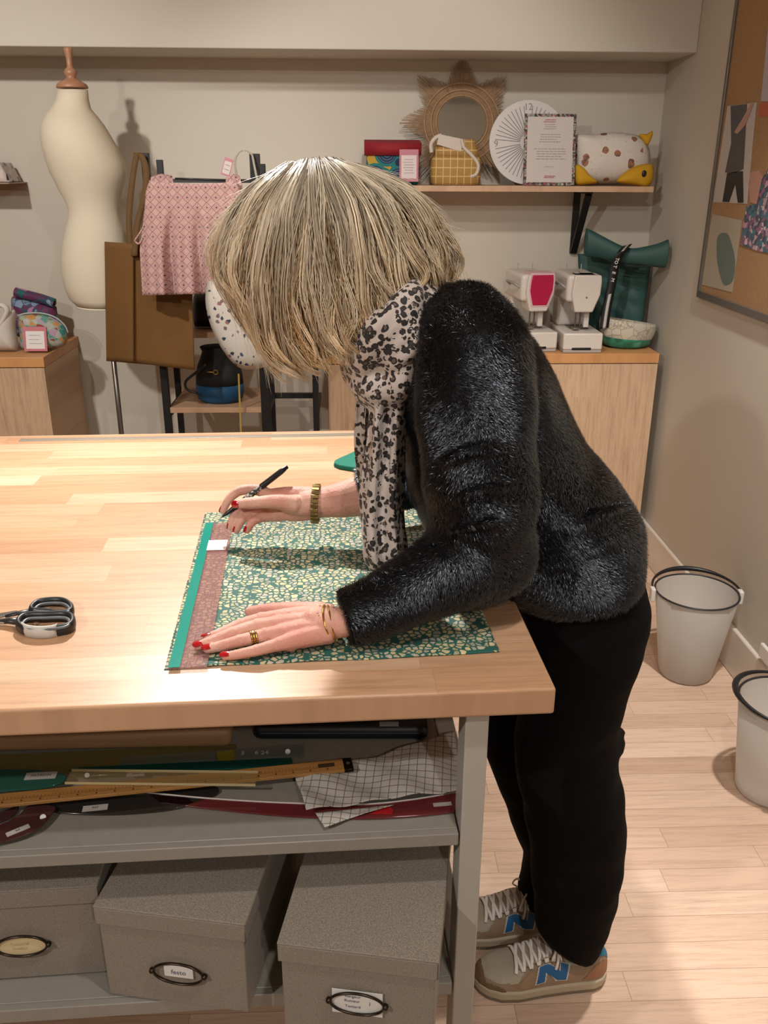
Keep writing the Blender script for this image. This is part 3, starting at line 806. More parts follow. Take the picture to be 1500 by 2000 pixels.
MB().sphere(at(1258, 339, Y=3.459), .011, 12, sc=(.8, .35, 1.1)).build('eye', black_m, cu, smooth=True)
# wicker bag
wk = NT('wicker'); v = wk.coord(); o3 = wk.sep(v)
def band(o, sp, wd_): return wk.math('LESS_THAN', wk.math('FRACT', wk.math('DIVIDE', o, sp)), wd_)
bm_ = wk.math('MAXIMUM', band(o3[2], .030, .12), band(o3[0], .026, .12))
wk.set(color=wk.mix(bm_, wk.mix(wk.noise(wk.coord(scale=(40, 40, 260)), 1.2, 2), '#b08a4a', '#8f6a34'), '#c9ab74'), rough=.7)
wk.bump(wk.noise(wk.coord(scale=(60, 60, 300)), 1.0, 2), .5, .002)
wb = thing('wicker_handbag', 'small square woven straw handbag with white strap before the sunburst mirror', 'bag', (at(888, 358, Y=3.53).x, 3.53, SZ))
cx = at(888, 358, Y=3.53).x; k_ = 1/510
def sq(r_, z_, yc=0, sx=1, sy=.55, e=.55):
    out = []
    for i in range(28):
        a = 2*pi*i/28; c_, s_ = cos(a), sin(a)
        out.append((cx+sx*r_*math.copysign(abs(c_)**e, c_), 3.52+yc+sy*r_*math.copysign(abs(s_)**e, s_), SZ+z_))
    return out
MB().rings([sq(.083, .0015), sq(.092, .01), sq(.095, .045), sq(.093, .085), sq(.086, .10)], True, True).build('body', wk.m, wb, smooth=True)
MB().rings([sq(.086, .098), sq(.080, .125, .002), sq(.066, .158, .006), sq(.062, .160, .006)], True, True).build('lid', wk.m, wb, smooth=True)
wht = mottled('offwhite_cotton', '#c9bfb4', '#bdb2a6', 30, .85, .2)
MB().add([tuple(at(a, b, Y=3.478)) for a, b in ((858, 262), (905, 272), (900, 296), (853, 282))], [(0, 1, 2, 3)]).build('lining_flap', wht, wb, solid=.004)
MB().tube(cr([at(a, b, Y=3.475) for a, b in ((902, 272), (906, 288), (922, 304), (934, 322), (930, 340), (918, 345))], 6), .0065, 8).build('strap', wht, wb, smooth=True)
MB().tube(cr([at(a, b, Y=3.485) for a, b in ((862, 264), (850, 270), (842, 282), (843, 298))], 6), .0075, 8).build('strap', wht, wb, smooth=True)
MB().cyl(at(917, 322, Y=3.485), at(917, 322, Y=3.475), .008, n=14).build('round_clasp', plain('#a09890', .4, .6), wb)
# red and blue fabric basket with price card
rb = thing('fabric_basket', 'fabric basket with red cuff and navy teal body, leftmost on the wall shelf', 'basket', (at(767, 358, Y=3.55).x, 3.55, SZ))
x0_, x1_ = at(716, 358, Y=3.50).x, at(818, 358, Y=3.50).x
nv = NT('navy_print'); v = nv.coord(); d = nv.voro(v, 14, 'F1', 0); rr_ = nv.math('FRACT', nv.math('MULTIPLY', d, 9.0))
nv.set(color=nv.mix(nv.math('GREATER_THAN', d, .52), nv.mix(nv.math('LESS_THAN', rr_, .18), '#14294a', '#5b7f94'), nv.mix(nv.math('GREATER_THAN', d, .66), '#1b6a68', '#b08a2c')), rough=.8)
MB().box2((x0_, 3.50, SZ+.001), (x1_, 3.575, SZ+.115)).build('body', nv.m, rb, bevel=.01, seg=3)
red = mottled('red_cotton', '#8e1220', '#7c0e1b', 20, .8, .1)
zt = at(714, 270, Y=3.49).z
mb = MB(); xa, xb = x0_-.006, x1_+.006; za, zb = SZ+.103, at(712, 278, Y=3.49).z; zc = at(765, 266, Y=3.6).z
mb.rings([[(xa, 3.494, za), (xb, 3.494, za), (xb, 3.60, za), (xa, 3.60, za)], [(xa-.002, 3.49, zb), (xb+.001, 3.49, zb-.003), (xb, 3.60, zb+.012), (xa, 3.60, zb+.012)]], True, False)
mb.rings([[(xa+.006, 3.50, za+.01), (xb-.006, 3.50, za+.01), (xb-.006, 3.59, za+.01), (xa+.006, 3.59, za+.01)], [(xa-.002, 3.49, zb), (xb+.001, 3.49, zb-.003), (xb, 3.60, zb+.012), (xa, 3.60, zb+.012)]], True, True)
mb.build('cuff', red, rb, auto=30, solid=.002)
def pcard(name, label, pts, Y, rimc='#b06a78', group=None, lines=3, seed=1, face='#c9bcb9', Yb=None):
    """small price card: pixel corners TL, TR, BR, BL"""
    Q = [at(a, b, Y=(Y if i < 2 else (Yb or Y))) for i, (a, b) in enumerate(pts)]
    Mc = frame(Q[3], Q[2]-Q[3], y=Q[0]-Q[3]); wc, hc = (Q[2]-Q[3]).length, (Q[0]-Q[3]).length
    r = thing(name, label, 'price card', Q[3], group=group)
    MB(Mc).box2((0, 0, 0), (wc, hc, .0015)).build('card', plain(rimc, .5), r)
    MB(Mc).box2((wc*.10, hc*.10, .0015), (wc*.90, hc*.82, .0021)).build('white_field', plain(face, .5), r)
    scribble('printed_lines', Mc @ Matrix.Translation((wc*.5, hc*.48, .0022)), wc*.6, hc*.5, plain('#8a7478', .6), r, lines, .0009, seed)
    return r
pcard('price_card', 'pink edged price card leaning on the red cuffed basket', [(784, 292), (818, 298), (817, 355), (780, 355)], 3.486, lines=6, seed=3, Yb=3.475)

# ---- sewing machines
mw = plain('#cbc2b8', .38); mg = plain('#a39b93', .45)
def machine(label, px, py, rot, plate):
    p = at(px, py, Z=CT)
    r = thing('sewing_machine', label, 'sewing machine', (p.x, p.y, CT), (0, 0, rot))
    M_ = W[r]
    w_, l_ = .150, .275
    MB(M_).box2((-w_/2, 0, .012), (w_/2, l_, .075)).build('base', mw, r, bevel=.006, seg=3)
    MB(M_).box2((-w_/2+.002, .002, .001), (w_/2-.002, l_-.002, .0118)).build('base_trim', mg, r, bevel=.002)
    MB(M_).box2((-w_*.28, -.001, .012), (w_*.22, .004, .022)).build('front_slot', black_m, r, bevel=.003)
    MB(M_).box2((-.03, .10, .0752), (.045, .19, .0765)).build('needle_plate', plain('#6d665f', .3, .7), r, bevel=.0005)
    MB(M_).box2((-w_/2+.01, l_-.095, .0752), (w_/2-.02, l_-.002, .20)).build('column', mw, r, bevel=.012, seg=4)
    MB(M_).box2((-w_/2+.006, .034, .185), (w_/2-.022, l_, .285)).build('arm', mw, r, bevel=.014, seg=4)
    hd = [(-.048, .262), (-.044, .285), (.055, .285), (.058, .262), (.056, .215), (.032, .150), (-.036, .150), (-.052, .215)]
    Mh = M_ @ Matrix.Translation((0, .115, 0)) @ Matrix.Rotation(pi/2, 4, 'X')
    MB(Mh).prism(hd, .095).build('head', mw, r, bevel=.005, seg=3)
    if plate:
        MB(Mh @ Matrix.Translation((.003, .012, 0))).prism([(x*.92, .215+(y-.215)*.92) for x, y in hd], .0965).build('face_plate_rim', plain('#cfa8ad', .4), r, bevel=.002)
        MB(Mh @ Matrix.Translation((.003, .012, 0))).prism([(x*.80, .215+(y-.215)*.82) for x, y in hd], .0985).build('magenta_face_plate', plain('#a8063c', .35), r, bevel=.002)
    else:
        MB(M_).cyl((.004, .0205, .205), (.004, .0185, .205), .0035, n=12).build('plate_screw', plain('#8a8178', .4, .6), r)
    MB(M_).cyl((-.002, .065, .155), (-.002, .065, .095), .0035, n=10).cyl((-.002, .065, .100), (-.002, .065, .082), .001, n=8).build('needle_bar', plain('#8a8480', .3, .9), r)
    MB(M_).cyl((-.018, .072, .155), (-.018, .072, .090), .003, n=10).box2((-.028, .055, .080), (-.004, .09, .086)).build('presser_foot', plain('#8f8881', .3, .9), r, bevel=.001)
    MB(M_).box2((.010, .055, .088), (.030, .075, .150)).build('thread_guide', plain('#c5beb6', .3), r, bevel=.003)
    MB(M_).cyl((-.02, .10, .285), (-.02, .10, .292), .012, n=16).cyl((.02, .20, .285), (.02, .20, .31), .002, n=8).cyl((-.03, .23, .285), (-.03, .23, .31), .002, n=8).build('thread_spindle', mg, r)
    MB(M_).tube(cr([(-w_/2+.008, .06, .235), (-w_/2-.012, .08, .25), (-w_/2-.016, .16, .25), (-w_/2+.004, .19, .235)], 5), .005, 8).build('carry_handle', plain('#8f8a86', .4), r, smooth=True)
    return r
machine('white sewing machine with plain face plate, beside the green backpack', 1137, 690, .0, False)
machine('white sewing machine with magenta face plate, next to the woman', 1050, 688, .10, True)

# ---- green roll-top backpack in the corner
grn = mottled('green_canvas', '#2a534e', '#224642', 12, .6, .25, 300)
bp = thing('roll_top_backpack', 'dark green roll top backpack with black strap, standing in the back right corner', 'backpack', (1.06, 3.5, CT))
L_, R_ = at(1148, 690, Y=3.50), at(1290, 690, Y=3.42)
def bpk(u, v, front):
    # u across 0..1, v up 0..1
    top = at(1136+u*176, 505-20*sin(pi*u)*0+u*0, Y=3.5)
    xa = at(1150, 640, Y=3.52).x; xb = 1.178
    ta, tb_ = at(1140, 500, Y=3.55), at(1305, 508, Y=3.45)
    x = (xa*(1-u)+xb*u)*(1-v) + (ta.x*(1-u)+min(tb_.x, 1.195)*u)*v
    z = CT+.002 + (((ta.z*(1-u)+tb_.z*u)-.002-CT))*v
    th = .052*(1-.72*v)*(sin(pi*min(max(u, .0), 1))**.35 if 0 < u < 1 else 0)
    yc = 3.625 - .07*u + .02*v
    wr = .006*sin(u*17+v*11)*sin(pi*u)*sin(pi*v) + .004*sin(v*31+u*5)*sin(pi*u)
    return Vector((x, yc + (-th-wr if front else th), z))
mb = MB(); nu, nv_ = 30, 26; rings = []
for j in range(nv_):
    v = j/(nv_-1)
    rings.append([bpk(i/(nu-1), v, True) for i in range(nu)] + [bpk(i/(nu-1), v, False) for i in range(nu-2, 0, -1)])
mb.rings(rings, True, True); mb.build('body', grn, bp, smooth=True)
# rolled top: sagging folded roll
def rollpath(off, k):
    P = [at(a, b+off, Y=y) for a, b, y in ((1140, 472, 3.55), (1165, 480, 3.53), (1200, 493, 3.50), (1225, 499, 3.48), (1250, 499, 3.46), (1280, 497, 3.44), (1305, 494, 3.43))]
    for p in P: p.x = min(p.x, 1.19)
    return cr(P, 6)
Pm = rollpath(0, 0); n = len(Pm)
mb = MB(); rings = []
for i, p in enumerate(Pm):
    u = i/(n-1); h = .052-.022*sin(pi*u)**1.5
    rings.append([p + Vector((0, -.030+.026*cos(q), h*sin(q))) for q in [2*pi*k/16 for k in range(16)]])
mb.rings(rings, True, True).build('rolled_top', grn, bp, smooth=True)
mb = MB().tube([p+Vector((0, -.040, -.036)) for p in Pm], .0035, 6); mb.build('dark_fold_seam', plain('#0d1717', .7), bp, smooth=True)
SP = cr([at(a, b, Y=y) for a, b, y in ((1224, 478, 3.47), (1215, 488, 3.42), (1206, 500, 3.415), (1199, 520, 3.425), (1192, 560, 3.42), (1184, 600, 3.405), (1178, 640, 3.40))], 6)
def ribbon(P, wdt, name, m, parent, side=(1, 0, .25), th=.0015):
    sd = Vector(side).normalized()*wdt/2
    return MB().grid(lambda u, v: P[min(int(u*(len(P)-1)+.5), len(P)-1)] + sd*(2*v-1), len(P), 3).build(name, m, parent, smooth=True, solid=th)
ribbon([p+Vector((0, -.012, 0)) for p in SP], .036, 'strap', plain('#0a0b0c', .6), bp)
sn = SP[12:]; 
SP2 = [p+Vector((0, -.0145, 0)) for p in SP]
ribbon(SP2[0:8], .010, 'white_stripe', plain('#b5b2ad', .6), bp)
ribbon(SP2[26:], .012, 'white_stripe', plain('#b5b2ad', .6), bp)
for i, ch in enumerate('TOTEM'):
    p = SP2[14+i*2+ (0)]; 
    text_part(ch, .017, frame(p+Vector((0, -.001, 0)), (-.22, 0, -1), z=(0, -1, 0)), plain('#c9c6c2', .6), 'white_letter', bp, bold=.0006)
# ---- cloth basket at the right end of the cabinet
cb = thing('cloth_basket', 'round cream and green fabric basket with folded rim at the right end of the cabinet', 'basket', tuple(at(1238, 672, Z=CT)))
cbp = at(1236, 676, Z=CT); cbp.x = min(cbp.x, 1.085); cbp.y = max(cbp.y, 3.395)
gpr = fabric_print('green_leaf_print', '#2c7a5e', ['#4d9a78', '#1d5c48', '#b9b3a4', '#35886b'], 28, .1)
cpr = fabric_print('cream_crackle', '#9a9184', ['#c2b8a4', '#c8bfae', '#bdb29d', '#b9b09f'], 24, .02)
fpr = fabric_print('flower_lining', '#b7a79c', ['#b5697a', '#c29a5a', '#8d5f73', '#b8aaa0'], 42, .06)
def el(r_, z_, tilt=0, dx=0, dy=0):
    return [(cbp.x+dx+r_*cos(a), cbp.y+dy+r_*.88*sin(a), CT+z_ + tilt*cos(a-.4)) for a in [2*pi*k/36 for k in range(36)]]
MB().rings([el(.070, .0015), el(.092, .012), el(.100, .04), el(.098, .06)], True, True).build('body', gpr.m, cb, smooth=True)
MB().rings([el(.100, .038, -.006), el(.108, .060, -.008), el(.110, .088, -.012), el(.108, .100, -.016), el(.102, .099, -.016), el(.098, .085, -.014), el(.09, .06, 0)], True, False).build('folded_rim', cpr.m, cb, smooth=True)
MB().rings([el(.0975, .090, -.014), el(.088, .055, -.004), el(.06, .046), el(.01, .046)], True, True).build('lining', fpr.m, cb, smooth=True)

# ---- pouches on the left cabinet
plum = fabric_print('plum_floral', '#233f4f', ['#6e2350', '#1d5a5a', '#a06a90', '#5d1d46', '#7a8aa0'], 34, .035)
rp = thing('roll_top_pouch', 'plum and teal floral roll top pouch at the back of the left cabinet', 'pouch', tuple(at(70, 640, Z=CT)))
Y1 = 3.56
P4 = [at(26, 578, Y=Y1), at(112, 600, Y=Y1), at(112, 622, Y=Y1)]
puffy([(26, 578), (70, 586), (106, 596), (112, 610), (118, 655), (80, 668), (40, 660), (22, 640), (22, 606)], Y1, .045, 'body', plum.m, rp, CT+.002)
PR = [at(a, b, Y=Y1-.02) for a, b in ((30, 570), (50, 575), (80, 583), (106, 592))]
MB().tube(cr(PR, 4), .024, 14, flat=.75).build('rolled_top', plum.m, rp, smooth=True)
MB().tube([PR[-1]+Vector((.0005, 0, 0)), PR[-1]+Vector((.005, 0, -.001))], [.016, .010], 12, flat=.7).build('dark_roll_end', plain('#1b1018', .8), rp, smooth=True)
mf = fabric_print('meadow_floral', '#8d9a8c', ['#b9803f', '#2f7f78', '#a9a49a', '#8a3b2c', '#5d7a4a', '#a889a0'], 48, .03)
zp = thing('zip_pouch', 'flat zipped pouch in green and orange meadow print on the left cabinet', 'pouch', tuple(at(85, 678, Z=CT)))
Y2 = at(85, 684, Z=CT).y-.0
puffy([(34, 618), (50, 614), (80, 614), (105, 622), (124, 636), (131, 652), (129, 672), (110, 680), (70, 686), (42, 682), (38, 650)], Y2, .035, 'body', mf.m, zp, CT+.002)
MB().tube(cr([at(a, b, Y=Y2-.006) for a, b in ((34, 617), (52, 612), (82, 612), (108, 620), (126, 635), (133, 650))], 5), .003, 6).build('zip', plain('#a3aaa4', .5), zp, smooth=True)
ck_ = mottled('white_cloth', '#cbc4ba', '#c1b9ae', 20, .85, .2)
wbg = thing('white_cloth_bag', 'knotted white cloth bag cut by the left edge, on the left cabinet', 'bag', tuple(at(12, 688, Z=CT)))
Y3 = at(12, 691, Z=CT).y+.045
puffy([(-40, 640), (-12, 622), (8, 628), (18, 612), (29, 606), (30, 640), (34, 684), (15, 690), (-40, 692)], Y3, .05, 'body', ck_, wbg, CT+.002)
MB().tube(cr([at(a, b, Y=Y3-.035) for a, b in ((-14, 600), (4, 596), (14, 606), (8, 622), (0, 636), (-10, 645))], 5), [.016]*26, 10, flat=.6).build('knot_tie', ck_, wbg, smooth=True)
pcard('price_card', 'pink and white price card before the meadow print pouch on the left cabinet', [(58, 640), (97, 643), (93, 686), (48, 686)], Y2-.037, lines=3, seed=9, rimc='#bb6a72', face='#d5cfcb', Yb=Y2-.055)

# ---- dress form
cream = mottled('calico', '#cfc4b0', '#c5b9a4', 5, .8, .12, 300)
YM = 3.28
df = thing('dress_form', 'cream calico dress form with turned wooden finial at the left', 'dress form', (at(237, 845, Y=YM).x, YM, 0))
prof = [(176, 113, 171, .055), (195, 110, 173, .057), (212, 100, 177, .07), (228, 88, 190, .10), (245, 82, 203, .125), (265, 81, 215, .14), (290, 84, 230, .145), (318, 92, 243, .14), (338, 99, 247, .13), (355, 108, 243, .12), (372, 116, 238, .11), (390, 127, 234, .10), (408, 134, 233, .098), (425, 134, 236, .10), (445, 129, 241, .11), (470, 124, 248, .125), (500, 120, 254, .135), (530, 121, 257, .14), (560, 128, 258, .138), (582, 137, 258, .13), (594, 150, 256, .12)]
rings = []
for (y, a, b, hd_) in prof:
    p0, p1 = at(a, y, Y=YM), at(b, y+ (2 if y > 500 else 0), Y=YM); c = (p0+p1)/2; hx = (p1-p0).length/2
    rings.append([(c.x+hx*cos(t), YM+hd_*.80*sin(t), c.z+(p1.z-p0.z)/2*cos(t)) for t in [2*pi*k/36 for k in range(36)]])
MB().rings(rings, True, True).build('torso', cream, df, smooth=True)
MB().rings([[(Vector(q_) - Vector((0, 0, .003))).lerp(Vector((Vector(q_))), 0) for q_ in rings[-1]], [Vector(q_)+Vector((0, 0, -.008)) for q_ in rings[-1]]], True, True).build('hem_piping', plain('#d6ccb6', .7), df, smooth=True)
nk = at(141, 170, Y=YM); tp = at(129, 92, Y=YM)
wdm = mottled('turned_beech', '#a5795c', '#96694d', 40, .45)
s_ = (tp.z-nk.z)
MB().lathe([(.0505, -.004), (.052, 0), (.046, .010), (.022, .022), (.014, .028), (.019, .036), (.021, .044), (.017, .052), (.0095, .060), (.010, .085), (.014, s_-.012), (.0145, s_-.004), (.008, s_)], 28, Matrix.Translation((nk.x-.0, YM, nk.z))).build('finial', wdm, df, smooth=True)
pb = Vector((at(237, 845, Y=YM).x, YM, 0)); 
MB().cyl((pb.x, YM, .06), (pb.x, YM, at(200, 600, Y=YM).z+.03), .0095, n=16).build('pole', plain('#7a736c', .3, .8), df, smooth=True)
for k in range(3):
    a = 2*pi*k/3+.5
    MB().tube([(pb.x, YM, .12), (pb.x+.10*cos(a), YM+.10*sin(a), .07), (pb.x+.2*cos(a), YM+.2*sin(a), .010)], .009, 8).build('foot', plain('#3a3633', .4, .6), df, smooth=True)

# ---- display rack with bags
YR, YK = 3.20, 3.50
rk = thing('display_rack', 'black metal display rack with pale wooden shelves behind the cutting table', 'rack', (at(330, 845, Y=YR).x, YR, 0))
def post(px, py, Y, zt, wpx=.026):
    X = at(px, py, Y=Y).x
    MB().box2((X-wpx/2, Y-.012, 0), (X+wpx/2, Y+.012, zt)).build('post', black_m, rk, bevel=.002); return X
zt = at(262, 299, Y=YR).z
xa = post(325, 780, YR, zt); xa2 = post(350, 780, YK, at(296, 312, Y=YK).z, .022)
xb = post(519, 780, YR, at(476, 300, Y=YR).z, .034); xb2 = post(531, 760, YK, at(490, 320, Y=YK).z, .022)
xc = post(617, 780, YR, 1.0, .022)
shz = [at(420, 806, Y=YR-.01).z, at(420, 660, Y=YR-.01).z]
for z in shz:
    MB().box2((xa+.013, YR-.012, z), (xb-.017, YK+.01, z+.020)).build('shelf_board', planks('rack_board', 1.5, .3, ['#b69478', '#ab886c'], 'x', .5, .5, 0, 2), rk, bevel=.001)
for zz in (.12, shz[0]-.002):
    for q0, q1 in (((xa-.01, YR, zz-.02), (xa+.01, YK, zz)), ((xb-.01, YR, zz-.02), (xb+.01, YK, zz)), ((xb, YK-.01, zz-.02), (xc, YK+.01, zz)), ((xc-.01, YR, zz-.02), (xc+.01, YK+.01, zz))):
        MB().box2(q0, q1).build('side_rail', black_m, rk)
MB().box2((xa+.013, YR-.008, at(400, 352, Y=YR).z-.008), (xb-.017, YR+.008, at(400, 352, Y=YR).z+.004)).build('top_rail', plain('#2b2b2b', .45), rk)
# blue bucket bag
bl = thing('bucket_bag', 'bucket bag with bright blue base and black top on the lower rack shelf', 'bag', (at(432, 790, Y=YR+.1).x, YR+.1, shz[0]+.02))
bc = at(432, 790, Y=YR+.09); z0 = shz[0]+.021
def bb_(r_, z_, sy=.8): return [(bc.x+r_*cos(a), YR+.09+r_*sy*sin(a), z0+z_) for a in [2*pi*k/30 for k in range(30)]]
MB().rings([bb_(.068, 0), bb_(.084, .012), bb_(.090, .04), bb_(.089, .070)], True, True).build('base', mottled('blue_suede', '#0f4f78', '#0c4266', 15, .6, .2), bl, smooth=True)
MB().rings([bb_(.0895, .068), bb_(.087, .10), bb_(.080, .135), bb_(.066, .165), bb_(.058, .19), bb_(.066, .205), bb_(.060, .208)], True, True).build('upper', mottled('black_suede', '#0e1216', '#0a0c10', 15, .7, .2), bl, smooth=True)
MB().tube(cr([at(a, b, Y=YR-.005) for a, b in ((402, 712), (380, 730), (363, 745), (365, 760), (385, 768))], 5), .005, 8).build('strap', black_m, bl, smooth=True)
gold = plain('#b99a55', .25, 1.0)
gp = at(421, 727, Y=YR-.002)
MB().rings([[Vector((gp.x+(.008+.0018*cos(q))*cos(t), gp.y+.0018*sin(q), gp.z+(.008+.0018*cos(q))*sin(t))) for q in [2*pi*k/6 for k in range(6)]] for t in [2*pi*k/20 for k in range(21)]], True, False).build('gold_ring', gold, bl, smooth=True)
MB().tube([at(404, 726, Y=YR-.002), gp+Vector((-.008, 0, 0))], .003, 6).build('gold_clasp', gold, bl, smooth=True)
ct_ = MB().grid(lambda u, v: at(466+3.5*u*0+ (v-.5)*3.5+u*6, 730+u*150, Y=YR-.04), 12, 2).build('hanging_strap', plain('#a98a3e', .6), None, solid=.0012)
ct_.location = (0, 0, 0); tag(ct_, 'thin mustard yellow strap hanging in front of the blue bucket bag', 'strap')
# dark bag on the upper rack shelf
db = puffy([(378, 580), (400, 568), (430, 574), (438, 600), (440, 636), (400, 642), (380, 638)], YR+.1, .06, 'black_bag', mottled('black_leather', '#0f0d0d', '#1a1412', 20, .45, .3), None, shz[1]+.0215)
tag(db, 'small black bag on the upper rack shelf behind the printed white bag', 'bag')
# mustard tote bag
mus = mottled('mustard_canvas', '#6e4b1c', '#5f3f17', 6, .8, .2, 400)
tt = thing('tote_bag', 'large mustard brown canvas tote bag hanging from the left rack post', 'bag', tuple(at(290, 600, Y=3.14)))
def cloth_between(tops, bots, name, m, parent, th, n=24, fold=0.0, fq=20, nv=24):
    """tops, bots: lists of (px, py, Y); a hanging panel through them"""
    A_ = cr([at(a, b, Y=y) for a, b, y in tops], n//(len(tops)-1)); B_ = cr([at(a, b, Y=y) for a, b, y in bots], n//(len(bots)-1))
    N = min(len(A_), len(B_))
    def f(u, v):
        i = min(int(u*(N-1)+.5), N-1); p = A_[i].lerp(B_[i], v)
        p.y += fold*sin(u*fq+v*1.3)*v**.6; return p
    return MB().grid(f, N, nv).build(name, m, parent, smooth=True, solid=th)
cloth_between([(205, 472, 3.17), (232, 474, 3.13), (258, 476, 3.11), (266, 477, 3.125), (320, 474, 3.10), (372, 474, 3.08)], [(208, 705, 3.17), (235, 706, 3.13), (258, 707, 3.11), (270, 709, 3.125), (320, 716, 3.10), (380, 722, 3.08)], 'front_panel', mus, tt, .004, 60, .004, 9)
cloth_between([(205, 472, 3.175), (290, 480, 3.18), (372, 476, 3.15)], [(208, 705, 3.175), (290, 712, 3.18), (380, 722, 3.15)], 'back_panel', mus, tt, .004, 20)
stp = plain('#5d421d', .8)
s1p = cr([at(a, b, Y=y) for a, b, y in ((274, 300, 3.17), (285, 330, 3.165), (283, 380, 3.15), (268, 440, 3.13), (262, 500, 3.10))], 6)
ribbon(s1p, .022, 'handle', stp, tt, (1, 0, 0))
s2p = cr([at(a, b, Y=y) for a, b, y in ((268, 298, 3.18), (260, 340, 3.17), (252, 420, 3.15), (254, 480, 3.13))], 6)
ribbon(s2p, .020, 'handle', stp, tt, (1, 0, 0))
# pink dress
pk = NT('pink_ikat'); v = pk.coord(); o3 = pk.sep(v)
def zig(o1, o2, sp): 
    a = pk.math('ABSOLUTE', pk.math('SUBTRACT', pk.math('FRACT', pk.math('DIVIDE', o1, sp)), .5))
    b = pk.math('ABSOLUTE', pk.math('SUBTRACT', pk.math('FRACT', pk.math('DIVIDE', o2, sp)), .5))
    return pk.math('ADD', a, b)
dm = zig(o3[0], o3[2], .030)
rg = pk.math('LESS_THAN', pk.math('ABSOLUTE', pk.math('SUBTRACT', dm, .52)), .05)
rg2 = pk.math('LESS_THAN', pk.math('ABSOLUTE', pk.math('SUBTRACT', dm, .27)), .035)
dk = pk.math('LESS_THAN', dm, .13)
c0 = pk.mix(rg, '#b8968e', '#8f6066'); c1 = pk.mix(rg2, c0, '#a87a7a'); c2 = pk.mix(dk, c1, '#5f4a58')
pk.set(color=c2, rough=.85)
dr = thing('child_dress', 'pink patterned child dress with gathered skirt hanging on the rack', 'dress', tuple(at(370, 450, Y=3.07)))
def drs(side):
    def f(u, v):
        # u across, v down
        lx_ = np.interp(v, [0, .10, .22, .35, .6, 1], [292, 285, 283, 280, 273, 278]); rx_ = np.interp(v, [0, .10, .22, .35, .6, 1], [462, 470, 474, 482, 492, 500])
        ty = 352 + (7*sin(pi*u)**.5 if True else 0)
        px = lx_+(rx_-lx_)*u; py = ty + (577-ty-6*u)*v
        fl_ = max(0, v-.24)**.6
        y = 3.01 + side*.025*sin(pi*u)**.5 + fl_*(.026*sin(u*26+.8)+.016*sin(u*47+1+v))*(1 if side < 0 else .6)
        return at(px, py, Y=y)
    return f
MB().grid(drs(-1), 70, 40).build('front', pk.m, dr, smooth=True, solid=.002)
MB().grid(drs(1), 40, 24).build('back', pk.m, dr, smooth=True, solid=.002)
for a, b in ((292, 338), (440, 470)):
    cloth_between([(a+3, 346, 3.03), ((a+b)/2, 340, 3.05), (b-2, 344, 3.07)], [(a-2, 372, 3.01), ((a+b)/2, 374, 3.02), (b+4, 368, 3.03)], 'shoulder_frill', pk.m, dr, .003, 16, .004, 30, 8)
MB().tube(cr([at(a, b, Y=3.02) for a, b in ((283, 440), (270, 460), (264, 470), (272, 476), (280, 462))], 5), .006, 8, flat=.5).build('side_tie', pk.m, dr, smooth=True)
MB().tube([at(a, b, Y=3.05) for a, b in ((342, 349), (380, 350), (440, 352))], .0035, 8).build('hanger_bar', plain('#232524', .4), dr, smooth=True)
pcard('price_tag', 'small white price tag with pink border hanging above the pink dress', [(441, 307), (459, 313), (448, 346), (431, 340)], 3.05, lines=2, seed=5, rimc='#b0707c', face='#beb4ae')
# white printed bag
wp = NT('nautical_print'); v = wp.coord(scale=(1, .3, 1))
d = wp.voro(v, 44, 'F1', 0); cc = wp.sep(wp.voro(v, 44, 'F1', 1)); nn = wp.noise(v, 160, 2)
mk = wp.math('LESS_THAN', wp.math('ADD', d, wp.math('MULTIPLY', nn, .5)), .54)
cc2 = wp.ramp(cc[0], [(0, '#2a3350'), (.35, '#6d5a60'), (.6, '#3c5066'), (.8, '#8a5f5c')], 'CONSTANT')
wp.set(color=wp.mix(mk, '#c2bab0', cc2), rough=.7)
pb_ = thing('printed_bag', 'rounded white bag with small nautical print hanging beside the mustard tote', 'bag', tuple(at(470, 640, Y=3.0)))
puffy([(416, 545), (402, 570), (404, 610), (418, 652), (442, 694), (472, 720), (520, 716), (560, 690), (585, 640), (590, 580), (560, 545), (490, 530)], 2.90, .04, 'body', wp.m, pb_)
ribbon(cr([at(a, b, Y=y) for a, b, y in ((468, 372, 3.17), (459, 320, 3.17), (465, 300, 3.175), (477, 294, 3.175), (490, 300, 3.175), (496, 320, 3.17), (512, 420, 3.1), (510, 545, 2.90))], 5), .007, 'cord', plain('#9a9184', .7), pb_, (1, 0, .3), .004)

# ---- cork board with pictures on the right wall
XW = XR
cork = mottled('cork', '#a9865f', '#8f6d4a', 90, .85, .3, 300)
bl_, tl_ = at(1364, 580, X=XW-.01), at(1439.5, 0, X=XW-.01)
by = (bl_.y+tl_.y)/2; bz = bl_.z
bd = thing('cork_board', 'large cork board in a grey metal frame on the right wall', 'notice board', (XW, by-.6, bz))
MB().box2((XW-.010, by-1.2, bz+.012), (XW-.001, by-.012, 2.12)).build('cork_panel', cork, bd)
for a, b in (((XW-.018, by-1.2, bz), (XW-.001, by, bz+.022)), ((XW-.018, by-.016, bz+.022), (XW-.001, by, 2.13)), ((XW-.018, by-1.2, 2.13), (XW-.001, by, 2.15)), ((XW-.018, by-1.216, bz), (XW-.001, by-1.2, 2.15))):
    MB().box2(a, b).build('frame_bar', plain('#77736d', .4, .6), bd, bevel=.002)
def wallpoly(pts, dx, name, m, parent, th=.0004, smooth=0):
    P = [at(a, b, X=XW-.010-dx) for a, b in (cr2(pts, 4) if smooth else pts)]
    return MB().add([tuple(p) for p in P], [tuple(range(len(P)))]).build(name, m, parent, solid=th)
p1 = thing('pinned_photo', 'photo of a person in grey dress and black leggings pinned on the cork board', 'photo', tuple(at(1393, 396, X=XW-.012)))
